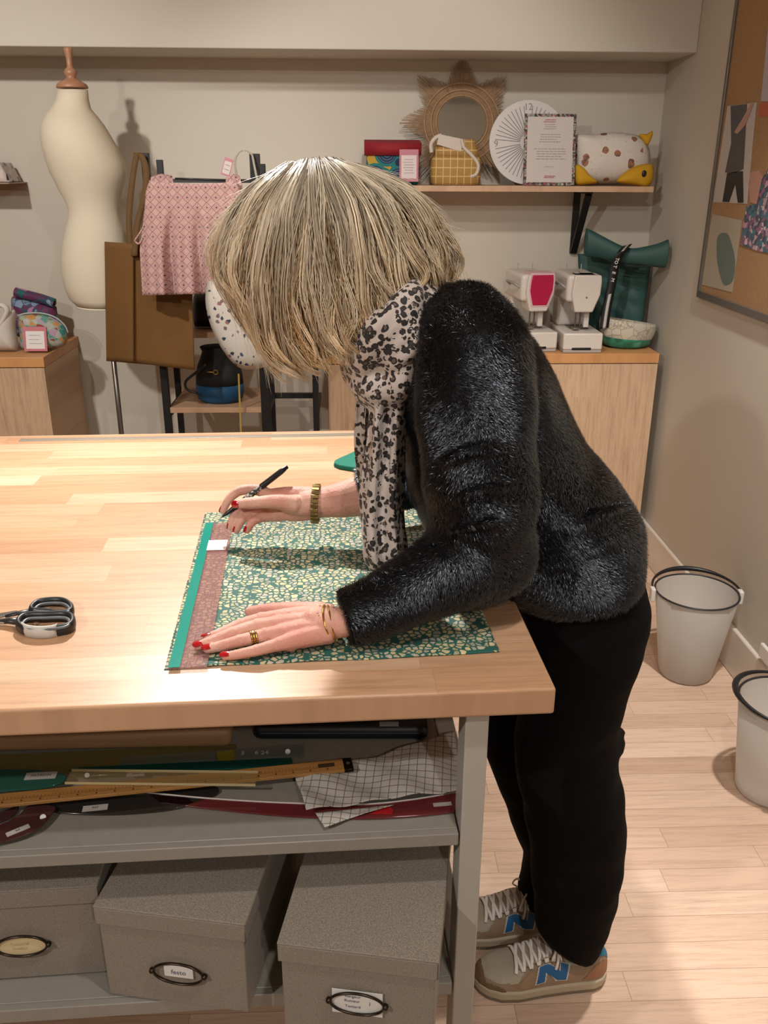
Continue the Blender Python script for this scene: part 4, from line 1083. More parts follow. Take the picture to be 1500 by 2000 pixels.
wallpoly([(1421, 207), (1478, 200), (1459, 398), (1393, 395)], .001, 'print', plain('#b8b0aa', .4), p1)
wallpoly([(1427, 207), (1459, 203), (1456, 260), (1452, 330), (1437, 338), (1416, 337), (1428, 280)], .0018, 'grey_dress', plain('#4a464a', .5), p1)
wallpoly([(1466, 202), (1472, 202), (1455, 245), (1440, 262), (1434, 258), (1450, 232)], .0026, 'arm', plain('#b0887a', .5), p1)
wallpoly([(1420, 338), (1451, 334), (1452, 396), (1441, 396), (1436, 360), (1424, 395), (1411, 394)], .0018, 'black_leggings', plain('#1a181b', .5), p1)
p2 = thing('pinned_photo', 'photo of a grey green bag pinned in the lower left of the cork board', 'photo', tuple(at(1373, 556, X=XW-.012)))
wallpoly([(1391, 418), (1449, 430), (1430, 571), (1371, 556)], .001, 'print', plain('#a99f8c', .4), p2)
wallpoly([(1402, 462), (1418, 455), (1427, 470), (1436, 510), (1431, 548), (1414, 556), (1405, 530), (1400, 500)], .0018, 'bag_picture', mottled('bag_picture', '#6f7565', '#566a6c', 18, .5), p2, smooth=1)
p3 = thing('pinned_photo', 'cut out girl in flowery dress at the right edge of the cork board', 'photo', tuple(at(1480, 420, X=XW-.012)))
fd = fabric_print('flowery_dress', '#2b3350', ['#b08a94', '#1d5f6a', '#8a4a66', '#c0a8a8', '#1c2238'], 60, .03)
wallpoly([(1466, 336), (1482, 332), (1490, 345), (1478, 400), (1465, 395), (1462, 360)], .001, 'bare_arm', plain('#b38576', .5), p3)
wallpoly([(1500, 330), (1488, 350), (1478, 398), (1458, 402), (1445, 478), (1480, 490), (1530, 500), (1560, 400), (1540, 320)], .0018, 'dress_picture', fd.m, p3)
p4 = tag(wallpoly([(1500, 55), (1486, 198), (1530, 196), (1545, 45)], .001, 'pinned_paper', plain('#b0a4ae', .5), None), 'pale lilac paper at the right edge of the cork board', 'paper')
p5 = tag(wallpoly([(1484, 202), (1481, 228), (1530, 226), (1532, 196)], .001, 'pinned_paper', plain('#b0523c', .5), None), 'small orange red slip pinned under the lilac paper', 'paper')

# ---- buckets
fr = NT('frosted_plastic')
tr_ = fr.n('BsdfTranslucent'); tr_.inputs[0].default_value = (.80, .77, .73, 1)
fr.set(color='#dcd7d0', rough=.35); mx = fr.n('MixShader'); mx.inputs[0].default_value = .45
outn = fr.t.nodes['Material Output']
tp_ = fr.n('BsdfTransparent'); tp_.inputs[0].default_value = (.92, .9, .88, 1)
m2 = fr.n('MixShader'); m2.inputs[0].default_value = .14
fr.l(fr.b.outputs[0], mx.inputs[1]); fr.l(tr_.outputs[0], mx.inputs[2]); fr.l(mx.outputs[0], m2.inputs[1]); fr.l(tp_.outputs[0], m2.inputs[2]); fr.l(m2.outputs[0], outn.inputs[0])
def bucket(label, cx, cy, h, r0, r1, rot, tilt=(0, 0)):
    r = thing('bucket', label, 'bucket', (cx, cy, .001), (tilt[0], tilt[1], rot)); M_ = W[r]
    MB(M_).lathe([(.001, .003), (r0-.004, .003), (r0, .010), (r1, h-.002), (r1-.002, h), (r1-.004, h-.004), (r0-.004, .012), (.001, .008)], 56).build('body', fr.m, r, smooth=True)
    MB(M_).rings([[Vector(((r1+.0035*cos(q))*cos(t), (r1+.0035*cos(q))*sin(t), h+.0025*sin(q))) for q in [2*pi*k/8 for k in range(8)]] for t in [2*pi*k/56 for k in range(57)]], True, False).build('dark_rim', plain('#26252a', .4), r, smooth=True)
    for s in (-1, 1):
        MB(M_).box2((s*(r1+.002), -.014, h-.035), (s*(r1+.016), .014, h+.008)).build('handle_lug', plain('#d6d2ca', .4), r, bevel=.004, seg=3)
    hp = [(s*(r1+.009)*cos(t), (r1+.012)*sin(t)*.99, h+.004+.012*sin(t)) for s in (1,) for t in [pi*k/24 for k in range(25)]]
    MB(M_).tube(hp, [.0035+.0045*sin(pi*k/24)**3 for k in range(25)], 8).build('handle', plain('#17171a', .4), r, smooth=True)
    return r
b1 = at(1346, 1290, Z=0)
bucket('frosted white plastic bucket with black rim standing on the floor behind the woman', 1.058, 2.40, .29, .082, .124, -.10)
b2 = at(1560, 1480, Z=0)
bucket('frosted plastic bucket cut by the right edge of the picture, nearer the camera', 1.075, 1.83, .27, .085, .112, 1.1)
wp_ = at(1500, 1270, Y=2.12); 
bx_ = thing('white_wall_socket', 'white plastic socket box on the right baseboard above the nearer bucket', 'socket', (XR, at(1490, 1272, X=XR-.02).y, at(1490, 1272, X=XR-.02).z))
c = at(1492, 1272, X=XR-.02)
MB().box((XR-.022, c.y-.02, c.z+.0), (.012, .07, .045)).build('box', plain('#ddd8d0', .4), bx_, bevel=.004)
# ------------------------------------------------------------------ the woman
BY = 1.32                                               # middle plane of her body
w0 = at(1150, 1850, Y=1.35)
person = thing('person', 'woman with blond bob in black plush jumper, trousers and leopard scarf, bending over the table', 'person', (.40, 1.35, 0))

def P3(px, py, Y=None, Z=None, X=None): return at(px, py, X=X, Y=Y, Z=Z)
def cone_chain(mb, pts, rad, n=14, flat=None, up=None, steps=5):
    """tapered limb through points with round ends"""
    C_ = cr([(*p,) for p in pts], steps); R_ = np.interp(np.linspace(0, len(pts)-1, len(C_)), range(len(pts)), rad)
    mb.tube(C_, list(R_), n, flat=flat or 1.0, up=up)
    for p, r in ((C_[0], R_[0]), (C_[-1], R_[-1])): mb.sphere(p, r*.995, 10)
    return C_

skin = NT('skin'); v = skin.coord()
sk = skin.mix(skin.noise(v, 38, 5, .6), '#c48d7c', '#dcb09e')
sk = skin.mix(skin.ramp(skin.noise(v, 11, 3), [(.45, (0, 0, 0)), (.7, (1, 1, 1))]), sk, '#c2806f')
skin.set(color=sk, rough=.48, sss=.12, spec=.4)
skin.b.inputs['Subsurface Radius'].default_value = (1, .35, .2); skin.b.inputs['Subsurface Scale'].default_value = .006
skin.bump(skin.math('ADD', skin.noise(v, 420, 4, .65), skin.math('MULTIPLY', skin.noise(skin.coord(scale=(1, .35, 1)), 130, 4), 1.6)), .55, .0018)
nailm = plain('#a30a18', .12, 0, coat=.6, spec=.6)

# ---- hands.  every finger: list of (point, radius)
def finger(mb, pts, rad, n=14):
    C_ = cr([tuple(p) for p in pts], 5); R_ = np.interp(np.linspace(0, len(pts)-1, len(C_)), range(len(pts)), rad)
    mb.tube(C_, list(R_), n)
    mb.sphere(C_[0], R_[0], 10); mb.sphere(C_[-1], R_[-1]*1.0, 12); return C_
nails = []
def nail(p, axis, normal, w_, l_, parent):
    """lens shaped varnished nail: axis = towards finger tip, normal = away from the flesh"""
    M_ = frame(p, axis, z=normal); mb = MB(M_)
    def f(u, v_):
        a = (u-.5)*2; b = (v_-.5)*2
        wl = w_/2*(1-.16*max(0, a)**2-.10*max(0, -a)**2)*sqrt(max(0, 1-max(0, abs(a)-.55)**2/.2025))
        return (a*l_/2, b*wl, .0016*(1-b*b)*1.0 - .0010*a*a*(1 if a > 0 else .5))
    mb.grid(f, 14, 10)
    return mb.build('fingernail', nailm, parent, smooth=True, solid=.0009)

body = MB()
lo = {}
# left hand, palm down, flat on the cloth
ZH = T+.0035
def H(px, py, z): return P3(px, py, Z=ZH+z)
hand = MB()
wl0 = H(700, 1228, .040); wl1 = H(655, 1219, .028)
kn = dict(i=H(508, 1213, .017), m=H(502, 1227, .0185), r=H(515, 1245, .017), l=H(540, 1262, .0135))
Lf = dict(
    i=([H(560, 1208, .018), H(508, 1211, .0165), H(470, 1220, .0145), H(432, 1236, .010), H(404, 1246, .0065)], [.0105, .0100, .0083, .0074, .0060]),
    m=([H(560, 1221, .020), H(502, 1224, .0180), H(455, 1237, .0155), H(415, 1252, .0105), H(387, 1262, .0068)], [.0110, .0104, .0088, .0078, .0062]),
    r=([H(566, 1238, .019), H(515, 1242, .0170), H(468, 1252, .0150), H(430, 1262, .0105), H(405, 1268, .0065)], [.0105, .0100, .0084, .0075, .0061]),
    l=([H(580, 1252, .016), H(543, 1259, .0145), H(502, 1270, .0130), H(465, 1278, .0090), H(440, 1282, .0062)], [.0098, .0092, .0076, .0068, .0056]))
FL = {k: finger(hand, *v_) for k, v_ in Lf.items()}
# knuckle bones and joints
for k in 'imrl':
    p = Lf[k][0][1]; hand.sphere((p.x+.002, p.y, p.z+.0015), Lf[k][1][1]*1.02, 12)
    p = Lf[k][0][2]; hand.sphere((p.x, p.y, p.z+.0003), Lf[k][1][2]*1.06, 12)
# palm: four metacarpals to the wrist
for k, wy_ in (('i', -.0), ('m', 0), ('r', 0), ('l', 0)):
    a = Lf[k][0][1]; tgt = {'i': H(640, 1200, .026), 'm': H(645, 1212, .029), 'r': H(645, 1225, .027), 'l': H(640, 1236, .022)}[k]
    cone_chain(hand, [a, a.lerp(tgt, .5)+Vector((0, 0, .001)), tgt], [Lf[k][1][1]*1.0, .0135, .0155])
for f in (.25, .5, .75):
    a = Lf['i'][0][1].lerp(H(640, 1202, .022), f); b = Lf['l'][0][1].lerp(H(640, 1236, .018), f)
    cone_chain(hand, [a+Vector((0, 0, -.002)), a.lerp(b, .5)+Vector((0, 0, .0)), b+Vector((0, 0, -.002))], [.0125, .0140, .0120])
# thumb tucked beside the palm, only its tip shows behind the knuckles
cone_chain(hand, [H(625, 1196, .018), H(570, 1193, .014), H(520, 1193, .010), H(488, 1195, .0080)], [.0155, .0135, .0105, .0080])
# wrist and forearm
WR = [H(620, 1217, .026), H(655, 1217, .031), H(690, 1207, .038), P3(760, 1172, Y=1.075), P3(840, 1132, Y=1.085)]
cone_chain(hand, WR, [.0235, .0245, .0270, .030, .034], 20, flat=.80)
hl = remeshed(hand, .0017, 5, .5)
# right hand holding the pen
RY = None
hand = MB()
pt = lambda f: tipp + (pend-tipp)*f                     # along the pen
Yw = 1.475
def R(px, py, Y): return P3(px, py, Y=Y)
Yp = pt(.25).y
cpen = pt(.24)
# far side / near side of the pen
ax = (pend-tipp).normalized()
idx_tip = R(437, 992, Yp+.010); 
Rf = dict(
    i=([R(530, 968, Yp+.012), R(505, 957, Yp+.020), R(470, 958, Yp+.020), R(447, 975, Yp+.014), R(436, 997, Yp+.008)], [.0115, .0100, .0086, .0076, .0062]),
    m=([R(530, 985, Yp+.010), R(492, 985, Yp+.014), R(466, 996, Yp+.006), R(455, 1013, Yp-.002), R(450, 1029, Yp-.004)], [.0110, .0098, .0088, .0076, .0064]),
    r=([R(540, 1000, Yp+.006), R(500, 1000, Yp+.006), R(478, 1010, Yp-.002), R(468, 1022, Yp-.008), R(462, 1036, Yp-.010)], [.0105, .0094, .0084, .0074, .0062]),
    l=([R(548, 1008, Yp-.002), R(515, 1010, Yp-.006), R(496, 1017, Yp-.012), R(488, 1026, Yp-.016), R(483, 1036, Yp-.018)], [.0098, .0088, .0078, .0070, .0058]))
FR = {k: finger(hand, *v_) for k, v_ in Rf.items()}
thumb = [R(575, 985, Yp-.022), R(540, 980, Yp-.026), R(505, 981, Yp-.026), R(478, 983, Yp-.020), R(462, 984, Yp-.015)]
FR['t'] = finger(hand, thumb, [.0155, .0125, .0100, .0092, .0074])
cone_chain(hand, [R(530, 968, Yp+.012), R(575, 968, Yp+.004), R(625, 972, Yp-.004)], [.0125, .0165, .019])
cone_chain(hand, [R(535, 985, Yp+.004), R(580, 985, Yp-.002), R(625, 982, Yp-.006)], [.0135, .0175, .019])
cone_chain(hand, [R(545, 1002, Yp-.002), R(585, 1000, Yp-.006), R(625, 990, Yp-.008)], [.0120, .0165, .019])
cone_chain(hand, [R(560, 985, Yp-.016), R(590, 988, Yp-.014), R(620, 985, Yp-.010)], [.0150, .0185, .0185])
RW = [R(600, 983, Yp-.006), R(640, 980, Yp-.008), R(680, 974, Yp-.010), R(740, 958, Yp-.010), R(830, 915, Yp-.0)]
cone_chain(hand, RW, [.0245, .0265, .0315, .038, .042], 20)
hr = remeshed(hand, .0017, 5, .5)

# ---- head, neck and the rest of the figure
HC = P3(655, 480, Y=BY)                                  # middle of the skull
fdir = Vector((-.62, 0, -.78)).normalized()              # where the face looks (down to the left)
udir = Vector((-.78, 0, .62)).normalized()               # towards the crown of the head
HM = frame(HC, (0, -1, 0), z=udir)                       # local x = her left side? y = back or front
# local axes: x = towards camera, z = crown, y = z cross x
yax = (HM.to_3x3() @ Vector((0, 1, 0))); fs = 1 if yax.dot(fdir) > 0 else -1
big = MB()
hd = MB(HM)
hd.sphere((0, 0, .015), .080, 24, sc=(.93, 1.12, 1.0))
hd.sphere((0, fs*.030, -.045), .060, 20, sc=(.92, 1.0, 1.15))
hd.sphere((0, fs*.052, -.088), .030, 16, sc=(1.15, .9, .9))      # chin
hd.sphere((0, fs*.078, -.022), .012, 12, sc=(.8, 1.0, 2.0))      # nose bridge
hd.sphere((0, fs*.093, -.040), .0125, 12, sc=(1.0, 1.0, .9))     # nose tip
for s in (-1, 1):
    hd.sphere((s*.010, fs*.086, -.044), .008, 10)
    hd.sphere((s*.036, fs*.066, -.028), .022, 12)                # cheek
    hd.sphere((s*.030, fs*.080, .012), .014, 10, sc=(1.5, .6, .5))  # brow
    hd.sphere((s*.078, -fs*.010, -.022), .024, 12, sc=(.35, .7, 1.2))  # ear
hd.sphere((0, fs*.083, -.063), .010, 12, sc=(2.0, .8, .5)); hd.sphere((0, fs*.081, -.073), .010, 12, sc=(1.8, .8, .55))
big.v += hd.v; big.f += hd.f
NB = P3(848, 622, Y=BY)
cone_chain(big, [HC+udir*-.03-fdir*.03, P3(760, 570, Y=BY), NB+Vector((0, 0, -.01))], [.055, .050, .052], 18)
PV = P3(1140, 1140, Y=BY)
cone_chain(big, [NB, P3(930, 740, Y=BY), P3(1020, 930, Y=BY), PV], [.055, .085, .085, .095], 20)
for Ysh, el, wr in ((1.17, P3(945, 1090, Y=1.10), P3(760, 1190, Y=1.085)), (1.50, P3(890, 930, Y=1.50), P3(760, 950, Y=1.47))):
    sh = P3(885, 665, Y=BY); sh.y = Ysh
    cone_chain(big, [NB, sh, sh.lerp(el, .5), el, wr], [.045, .046, .042, .036, .030], 16)
for Yl, kn_, an in ((1.26, P3(1120, 1440, Y=1.27), P3(1120, 1815, Y=1.28)), (1.42, P3(1050, 1420, Y=1.42), P3(1072, 1740, Y=1.42))):
    hp_ = PV.copy(); hp_.y = Yl
    cone_chain(big, [PV, hp_, hp_.lerp(kn_, .5), kn_, kn_.lerp(an, .4), an], [.10, .085, .070, .050, .040, .028], 16)
bm_ = remeshed(big, .0045, 5, .5)
# one mesh for the whole figure
bm = bmesh.new(); bm.from_mesh(bm_); bm.from_mesh(hl); bm.from_mesh(hr)
me = bpy.data.meshes.new('body'); bm.to_mesh(me); bm.free()
me.transform(W[person].inverted()); me.materials.append(skin.m)
me.polygons.foreach_set('use_smooth', [True]*len(me.polygons))
bodyo = link('body', me, person)
# eyes, brows and lips
for s in (-1, 1):
    MB(HM).sphere((s*.030, fs*.080, .000), .0118, 14).build('eye', plain('#d9d2cc', .2), bodyo, smooth=True)
    MB(HM).sphere((s*.030, fs*.0885, -.001), .0052, 12, sc=(1, .7, 1)).build('iris', plain('#3a4a50', .2), bodyo, smooth=True)
    MB(HM).tube(cr([(s*.014, fs*.092, .016), (s*.030, fs*.093, .022), (s*.046, fs*.084, .017)], 5), .0022, 6).build('eyebrow', plain('#6b5138', .8), bodyo, smooth=True)
MB(HM).sphere((0, fs*.0865, -.0635), .0085, 12, sc=(2.2, .6, .45)).sphere((0, fs*.0850, -.0715), .0085, 12, sc=(2.0, .6, .5)).build('lips', plain('#a8545a', .4), bodyo, smooth=True)
# nails
for k, pf in (('i', .9), ('m', .9), ('r', .9), ('l', .9)):
    C_ = FL[k]; tp, pv = C_[-1], C_[-5]; a = (tp-pv); a.z *= .6; a.normalize(); rr = Lf[k][1][-1]
    nrm = Vector((0, -.30 if k != 'i' else .35, 1))
    nrm = (nrm - a*nrm.dot(a)).normalized()
    nail(tp + nrm*(rr*.80) - a*.0005, a, nrm, rr*1.75, .0150, bodyo)
C_ = FR['t']; a = (C_[-1]-C_[-5]).normalized(); nrm = Vector((0, -1, .25)); nrm = (nrm-a*nrm.dot(a)).normalized()
nail(C_[-1] + nrm*.0068 - a*.001, a, nrm, .0125, .0145, bodyo)
for k, nr in (('i', Vector((-1, .35, .2))), ('m', Vector((-1, -.15, -.1))), ('r', Vector((-.9, -.2, -.5))), ('l', Vector((-.7, -.3, -.6)))):
    C_ = FR[k]; a = (C_[-1]-C_[-5]).normalized(); nrm = (nr-a*nr.dot(a)).normalized(); rr = Rf[k][1][-1]
    nail(C_[-1] + nrm*rr*.86 - a*.001, a, nrm, rr*1.6, .0125, bodyo)

# rings and bracelets
goldm = plain('#c9a052', .22, 1.0)
def band_on(c, axis, r, th, name, m, parent, sx=1.0, beads=0, tw=0, wav=0, zs=1.0):
    M_ = frame(c, axis, z=(0, 0, 1)); mb = MB(M_); rz = r*zs
    if beads:
        for i in range(beads):
            a = 2*pi*i/beads
            mb.sphere((wav*sin(a*3), r*sx*cos(a), rz*sin(a)), th, 7)
    else:
        mb.tube([(wav*sin(a*2), r*sx*cos(a), rz*sin(a)) for a in [2*pi*k/48 for k in range(49)]], th, 8)
    return mb.build(name, m, parent, smooth=True)
rp_ = Lf['r'][0][1].lerp(Lf['r'][0][2], .42); ra = Lf['r'][0][2]-Lf['r'][0][1]
rg_ = MB(); 
for dx in (-.0032, .0, .0032):
    band_on(rp_+ra.normalized()*dx, ra, .0098, .0013, 'ring', goldm, person)
MB().sphere(rp_+Vector((0, -.002, .0098)), .0022, 8).build('ring_stone', plain('#e6dccb', .08, 0, spec=1.0), person, smooth=True)
for c, r_, th, sx, bd_, wav, nm in ((H(630, 1217, .026), .0262, .0010, 1.10, 46, .0025, 'chain_bracelet'), (H(640, 1218, .026), .0275, .0016, 1.12, 0, .0012, 'gold_bangle'), (H(650, 1217, .028), .0275, .0012, 1.12, 0, -.0012, 'gold_bangle')):
    band_on(c, (WR[2]-WR[0]) + Vector((0, .012, 0)), r_, th, nm, goldm, person, sx, bd_, 0, wav, .84)
wa = RW[2]-RW[0]; M_ = frame(R(617, 984, Yp-.007), wa+Vector((-.0, 0, -.012)), z=(0, 0, 1)); mb = MB(M_)
for i in range(26):
    a = 2*pi*i/26
    mb.box((0, 0, 0), (.0125, .0062, .0032), Matrix.Translation((0, .0320*cos(a), .0325*sin(a))) @ Matrix.Rotation(a-pi/2, 4, 'X'))
mb.build('link_bracelet', plain('#8a7446', .3, .9), person, bevel=.0008)

# ---- black plush jumper
def ring3(pf, pb, hy, n=40, yc=BY, e=.85, Yf=None):
    """closed section between a front and a back pixel, half width hy along Y"""
    a, b = P3(*pf, Y=yc), P3(*pb, Y=yc); c = (a+b)/2; hx = (b-a)/2; out = []
    for k in range(n):
        t = 2*pi*k/n; cs, sn_ = cos(t), sin(t)
        out.append(c + hx*(math.copysign(abs(cs)**e, cs)) + Vector((0, hy*math.copysign(abs(sn_)**e, sn_), 0)))
    return out
tor = [((775, 600), (862, 552), .065), ((765, 625), (915, 560), .105), ((765, 668), (975, 598), .160), ((765, 720), (1035, 652), .178), ((770, 790), (1078, 725), .176),
       ((780, 860), (1108, 800), .168), ((795, 930), (1150, 875), .165), ((815, 1000), (1195, 935), .168), ((840, 1050), (1228, 972), .176), ((885, 1078), (1242, 1008), .186), ((935, 1100), (1240, 1048), .192), ((970, 1122), (1230, 1082), .190)]
J = MB(); J.rings([ring3(a, b, h) for a, b, h in tor], True, True)
# near sleeve
SLn = [((905, 642), 1.20, .062), ((925, 690), 1.165, .080), ((930, 780), 1.140, .080), ((932, 860), 1.125, .077), ((938, 930), 1.11, .076), ((942, 990), 1.10, .074), ((925, 1050), 1.095, .070), ((892, 1098), 1.09, .064), ((840, 1130), 1.085, .054), ((780, 1160), 1.08, .046), ((722, 1188), 1.075, .042), ((672, 1206), 1.070, .0385)]
# depth follows the hand at the cuff
cuffp = H(672, 1212, .036); 
pts = []; rad = []
for i, ((px, py), Y, r_) in enumerate(SLn):
    f = max(0, (i-6)/5); Yq = Y*(1-f)+cuffp.y*f
    pts.append(P3(px, py, Y=Yq)); rad.append(r_)
J.tube(cr(pts, 4), list(np.interp(np.linspace(0, len(pts)-1, len(pts)*4-3), range(len(pts)), rad)), 24)
J.sphere(pts[0], .062, 14); J.sphere(P3(850, 602, Y=1.27), .040, 12); J.sphere(P3(870, 598, Y=1.35), .042, 12); J.sphere(P3(925, 622, Y=1.27), .050, 12)
J.sphere(P3(965, 1075, Y=1.10), .062, 16, sc=(1.0, 1, 1.1)); J.sphere(P3(935, 1110, Y=1.10), .058, 16)
# far sleeve
fpts = [P3(860, 650, Y=1.47), P3(850, 760, Y=1.50), P3(850, 850, Y=1.50), P3(835, 905, Y=Yp+.01), P3(780, 935, Y=Yp-.005), P3(706, 962, Y=Yp-.010)]
J.tube(cr(fpts, 4), list(np.interp(np.linspace(0, 5, 21), range(6), [.075, .075, .070, .062, .052, .043])), 22)
# creases at the elbow and across the waist
def crease(pxs, Ys, r_, mb=J):
    mb.tube(cr([P3(a, b, Y=y) for (a, b), y in zip(pxs, Ys)], 5), r_, 10)
crease([(900, 975), (900, 965), (960, 950), (1010, 958)], [1.035, 1.02, 1.02, 1.06], [.004]+[.006]*14+[.004])
crease([(890, 1036), (890, 1032), (950, 1020), (1015, 1015)], [1.05, 1.025, 1.015, 1.06], [.004]+[.006]*14+[.004])
crease([(845, 1062), (870, 1090), (900, 1120), (920, 1145)], [1.05, 1.03, 1.035, 1.06], [.004]+[.006]*14+[.004])
crease([(860, 905), (910, 880), (970, 872), (1015, 890)], [1.06, 1.045, 1.05, 1.08], [.004]+[.006]*14+[.004])
crease([(1050, 1130), (1110, 1095), (1170, 1065), (1225, 1035)], [1.15, 1.15, 1.16, 1.20], [.006]+[.008]*14+[.006])
crease([(1060, 1060), (1120, 1030), (1180, 1000), (1235, 985)], [1.155, 1.16, 1.17, 1.22], [.006]+[.006]*14+[.006])
crease([(1040, 1165), (1100, 1150), (1160, 1120), (1210, 1080)], [1.16, 1.16, 1.17, 1.21], [.006]+[.006]*14+[.006])
jm = remeshed(J, .0048, 5, .55)
# soft large folds
vv = np.empty(len(jm.vertices)*3); jm.vertices.foreach_get('co', vv); vv = vv.reshape(-1, 3)
nn = np.empty(len(jm.vertices)*3); jm.vertices.foreach_get('normal', nn); nn = nn.reshape(-1, 3)
dsp = np.array([mnoise.noise(Vector((x*9+3, y*9, z*13)))*.0055 + mnoise.noise(Vector((x*24, y*24, z*24+5)))*.0022 for x, y, z in vv])
vv += nn*dsp[:, None]
jm.vertices.foreach_set('co', vv.ravel()); jm.update()
# the pile: short fibres lying along the cloth, part of the same mesh
def add_pile(me0, count, L0, L1, wdt, flow, seed, mask=None, lift=.45):
    rs = np.random.RandomState(seed)
    tri = [];
    me0.calc_loop_triangles()
    T_ = np.empty(len(me0.loop_triangles)*3, dtype=np.int32); me0.loop_triangles.foreach_get('vertices', T_); T_ = T_.reshape(-1, 3)
    V = np.empty(len(me0.vertices)*3); me0.vertices.foreach_get('co', V); V = V.reshape(-1, 3)
    N = np.empty(len(me0.vertices)*3); me0.vertices.foreach_get('normal', N); N = N.reshape(-1, 3)
    a, b, c = V[T_[:, 0]], V[T_[:, 1]], V[T_[:, 2]]
    ar = np.linalg.norm(np.cross(b-a, c-a), axis=1)
    cen = (a+b+c)/3
    view = cen-np.array(EYE); fn = N[T_[:, 0]]
    ok = ((fn*view).sum(1) < .12*np.linalg.norm(view, axis=1))
    if mask is not None: ok &= mask(cen)
    ar = ar*ok; ar /= ar.sum()
    ti = rs.choice(len(T_), count, p=ar)
    r1 = np.sqrt(rs.rand(count)); r2 = rs.rand(count)
    p = a[ti]*(1-r1)[:, None] + b[ti]*(r1*(1-r2))[:, None] + c[ti]*(r1*r2)[:, None]
    n_ = N[T_[ti, 0]]
    fl_ = flow(p); fl_ = fl_ + rs.normal(0, .45, (count, 3)); fl_ -= n_*(fl_*n_).sum(1)[:, None]
    fl_ /= np.linalg.norm(fl_, axis=1)[:, None]+1e-9
    L = rs.uniform(L0, L1, count)[:, None]
    lf = rs.uniform(lift*.5, lift*1.4, count)[:, None]
    d1 = fl_*.75+n_*lf*1.3; d2 = fl_*1.0+n_*lf*.5
    sd = np.cross(fl_, n_); w_ = wdt*rs.uniform(.6, 1.3, count)[:, None]
    q0, q1 = p-sd*w_-n_*.0004, p+sd*w_-n_*.0004
    m0, m1 = p+d1*L*.5-sd*w_*.8, p+d1*L*.5+sd*w_*.8
    t_ = p+d1*L*.5+d2*L*.5
    nv0 = 0
    VV = np.stack([q0, q1, m1, m0, t_], 1).reshape(-1, 3)
    base = np.arange(count)*5
    return VV, base
def with_pile(name, me0, mat, parent, args, mat2=None):
    VV, base = add_pile(me0, *args)
    # append to mesh through numpy
    V = np.empty(len(me0.vertices)*3); me0.vertices.foreach_get('co', V); V = V.reshape(-1, 3)
    n0 = len(V)
    ls = np.empty(len(me0.polygons), dtype=np.int32); me0.polygons.foreach_get('loop_start', ls)
    lv = np.empty(len(me0.loops), dtype=np.int32); me0.loops.foreach_get('vertex_index', lv)
    q = (np.stack([base, base+1, base+2, base+3], 1)+n0).astype(np.int32); t3 = (np.stack([base+3, base+2, base+4], 1)+n0).astype(np.int32)
    allv = np.vstack([V, VV]); loops = np.concatenate([lv, q.ravel(), t3.ravel()])
    starts = np.concatenate([ls, len(lv)+np.arange(len(q))*4, len(lv)+len(q)*4+np.arange(len(t3))*3])
    m_ = bpy.data.meshes.new(name)
    m_.vertices.add(len(allv)); m_.vertices.foreach_set('co', allv.ravel())
    m_.loops.add(len(loops)); m_.loops.foreach_set('vertex_index', loops.astype(np.int32))
    m_.polygons.add(len(starts)); m_.polygons.foreach_set('loop_start', starts.astype(np.int32))
    m_.update(calc_edges=True); m_.validate()
    m_.polygons.foreach_set('use_smooth', [True]*len(m_.polygons))
    m_.transform(W[parent].inverted()); m_.materials.append(mat); m_.materials.append(mat2)
    m_.polygons.foreach_set('material_index', np.concatenate([np.zeros(len(ls)), np.ones(len(q)+len(t3))]).astype(np.int32))
    return link(name, m_, parent)
plush = NT('black_plush'); v = plush.coord()
plush.set(color=plush.mix(plush.noise(v, 60, 3), '#020203', '#050508'), rough=.7, spec=.12, sheen=.0, sheenr=.28)
plush.b.inputs['Sheen Tint'].default_value = (.62, .68, .85, 1)
pilem = NT('plush_pile'); pilem.set(color='#030305', rough=.35, spec=.9); pilem.b.inputs['Specular Tint'].default_value = (.80, .88, 1, 1)
PILE = 175000
jumper = with_pile('jumper', jm, plush.m, person, (PILE, .005, .011, .00030, lambda p: np.stack([.35+.9*np.sin(p[:, 2]*34+p[:, 0]*19), .25*np.sin(p[:, 0]*31), -1+.6*np.sin(p[:, 0]*22+p[:, 2]*9)], 1), 7, None, .42), pilem.m)

# ---- trousers
TRm = MB()
def legrings(L, Yc):
    rr = []
    for (pf, pb, hy, Yq) in L: rr.append(ring3(pf, pb, hy, 36, Yq, 1.0))
    TRm.rings(rr, True, True)
nearL = [((985, 1110), (1205, 1030), .085, 1.26), ((1000, 1160), (1246, 1100), .095, 1.25), ((1030, 1230), (1268, 1175), .105, 1.24), ((1030, 1300), (1256, 1255), .100, 1.245), ((1015, 1370), (1222, 1340), .092, 1.25), ((1005, 1430), (1205, 1410), .086, 1.255), ((1005, 1490), (1205, 1470), .082, 1.26),
         ((1018, 1560), (1216, 1545), .080, 1.265), ((1032, 1630), (1223, 1620), .078, 1.27), ((1040, 1700), (1218, 1690), .074, 1.275), ((1042, 1760), (1204, 1752), .070, 1.28), ((1046, 1800), (1186, 1808), .062, 1.28), ((1062, 1824), (1170, 1848), .055, 1.28), ((1088, 1846), (1160, 1866), .045, 1.28)]
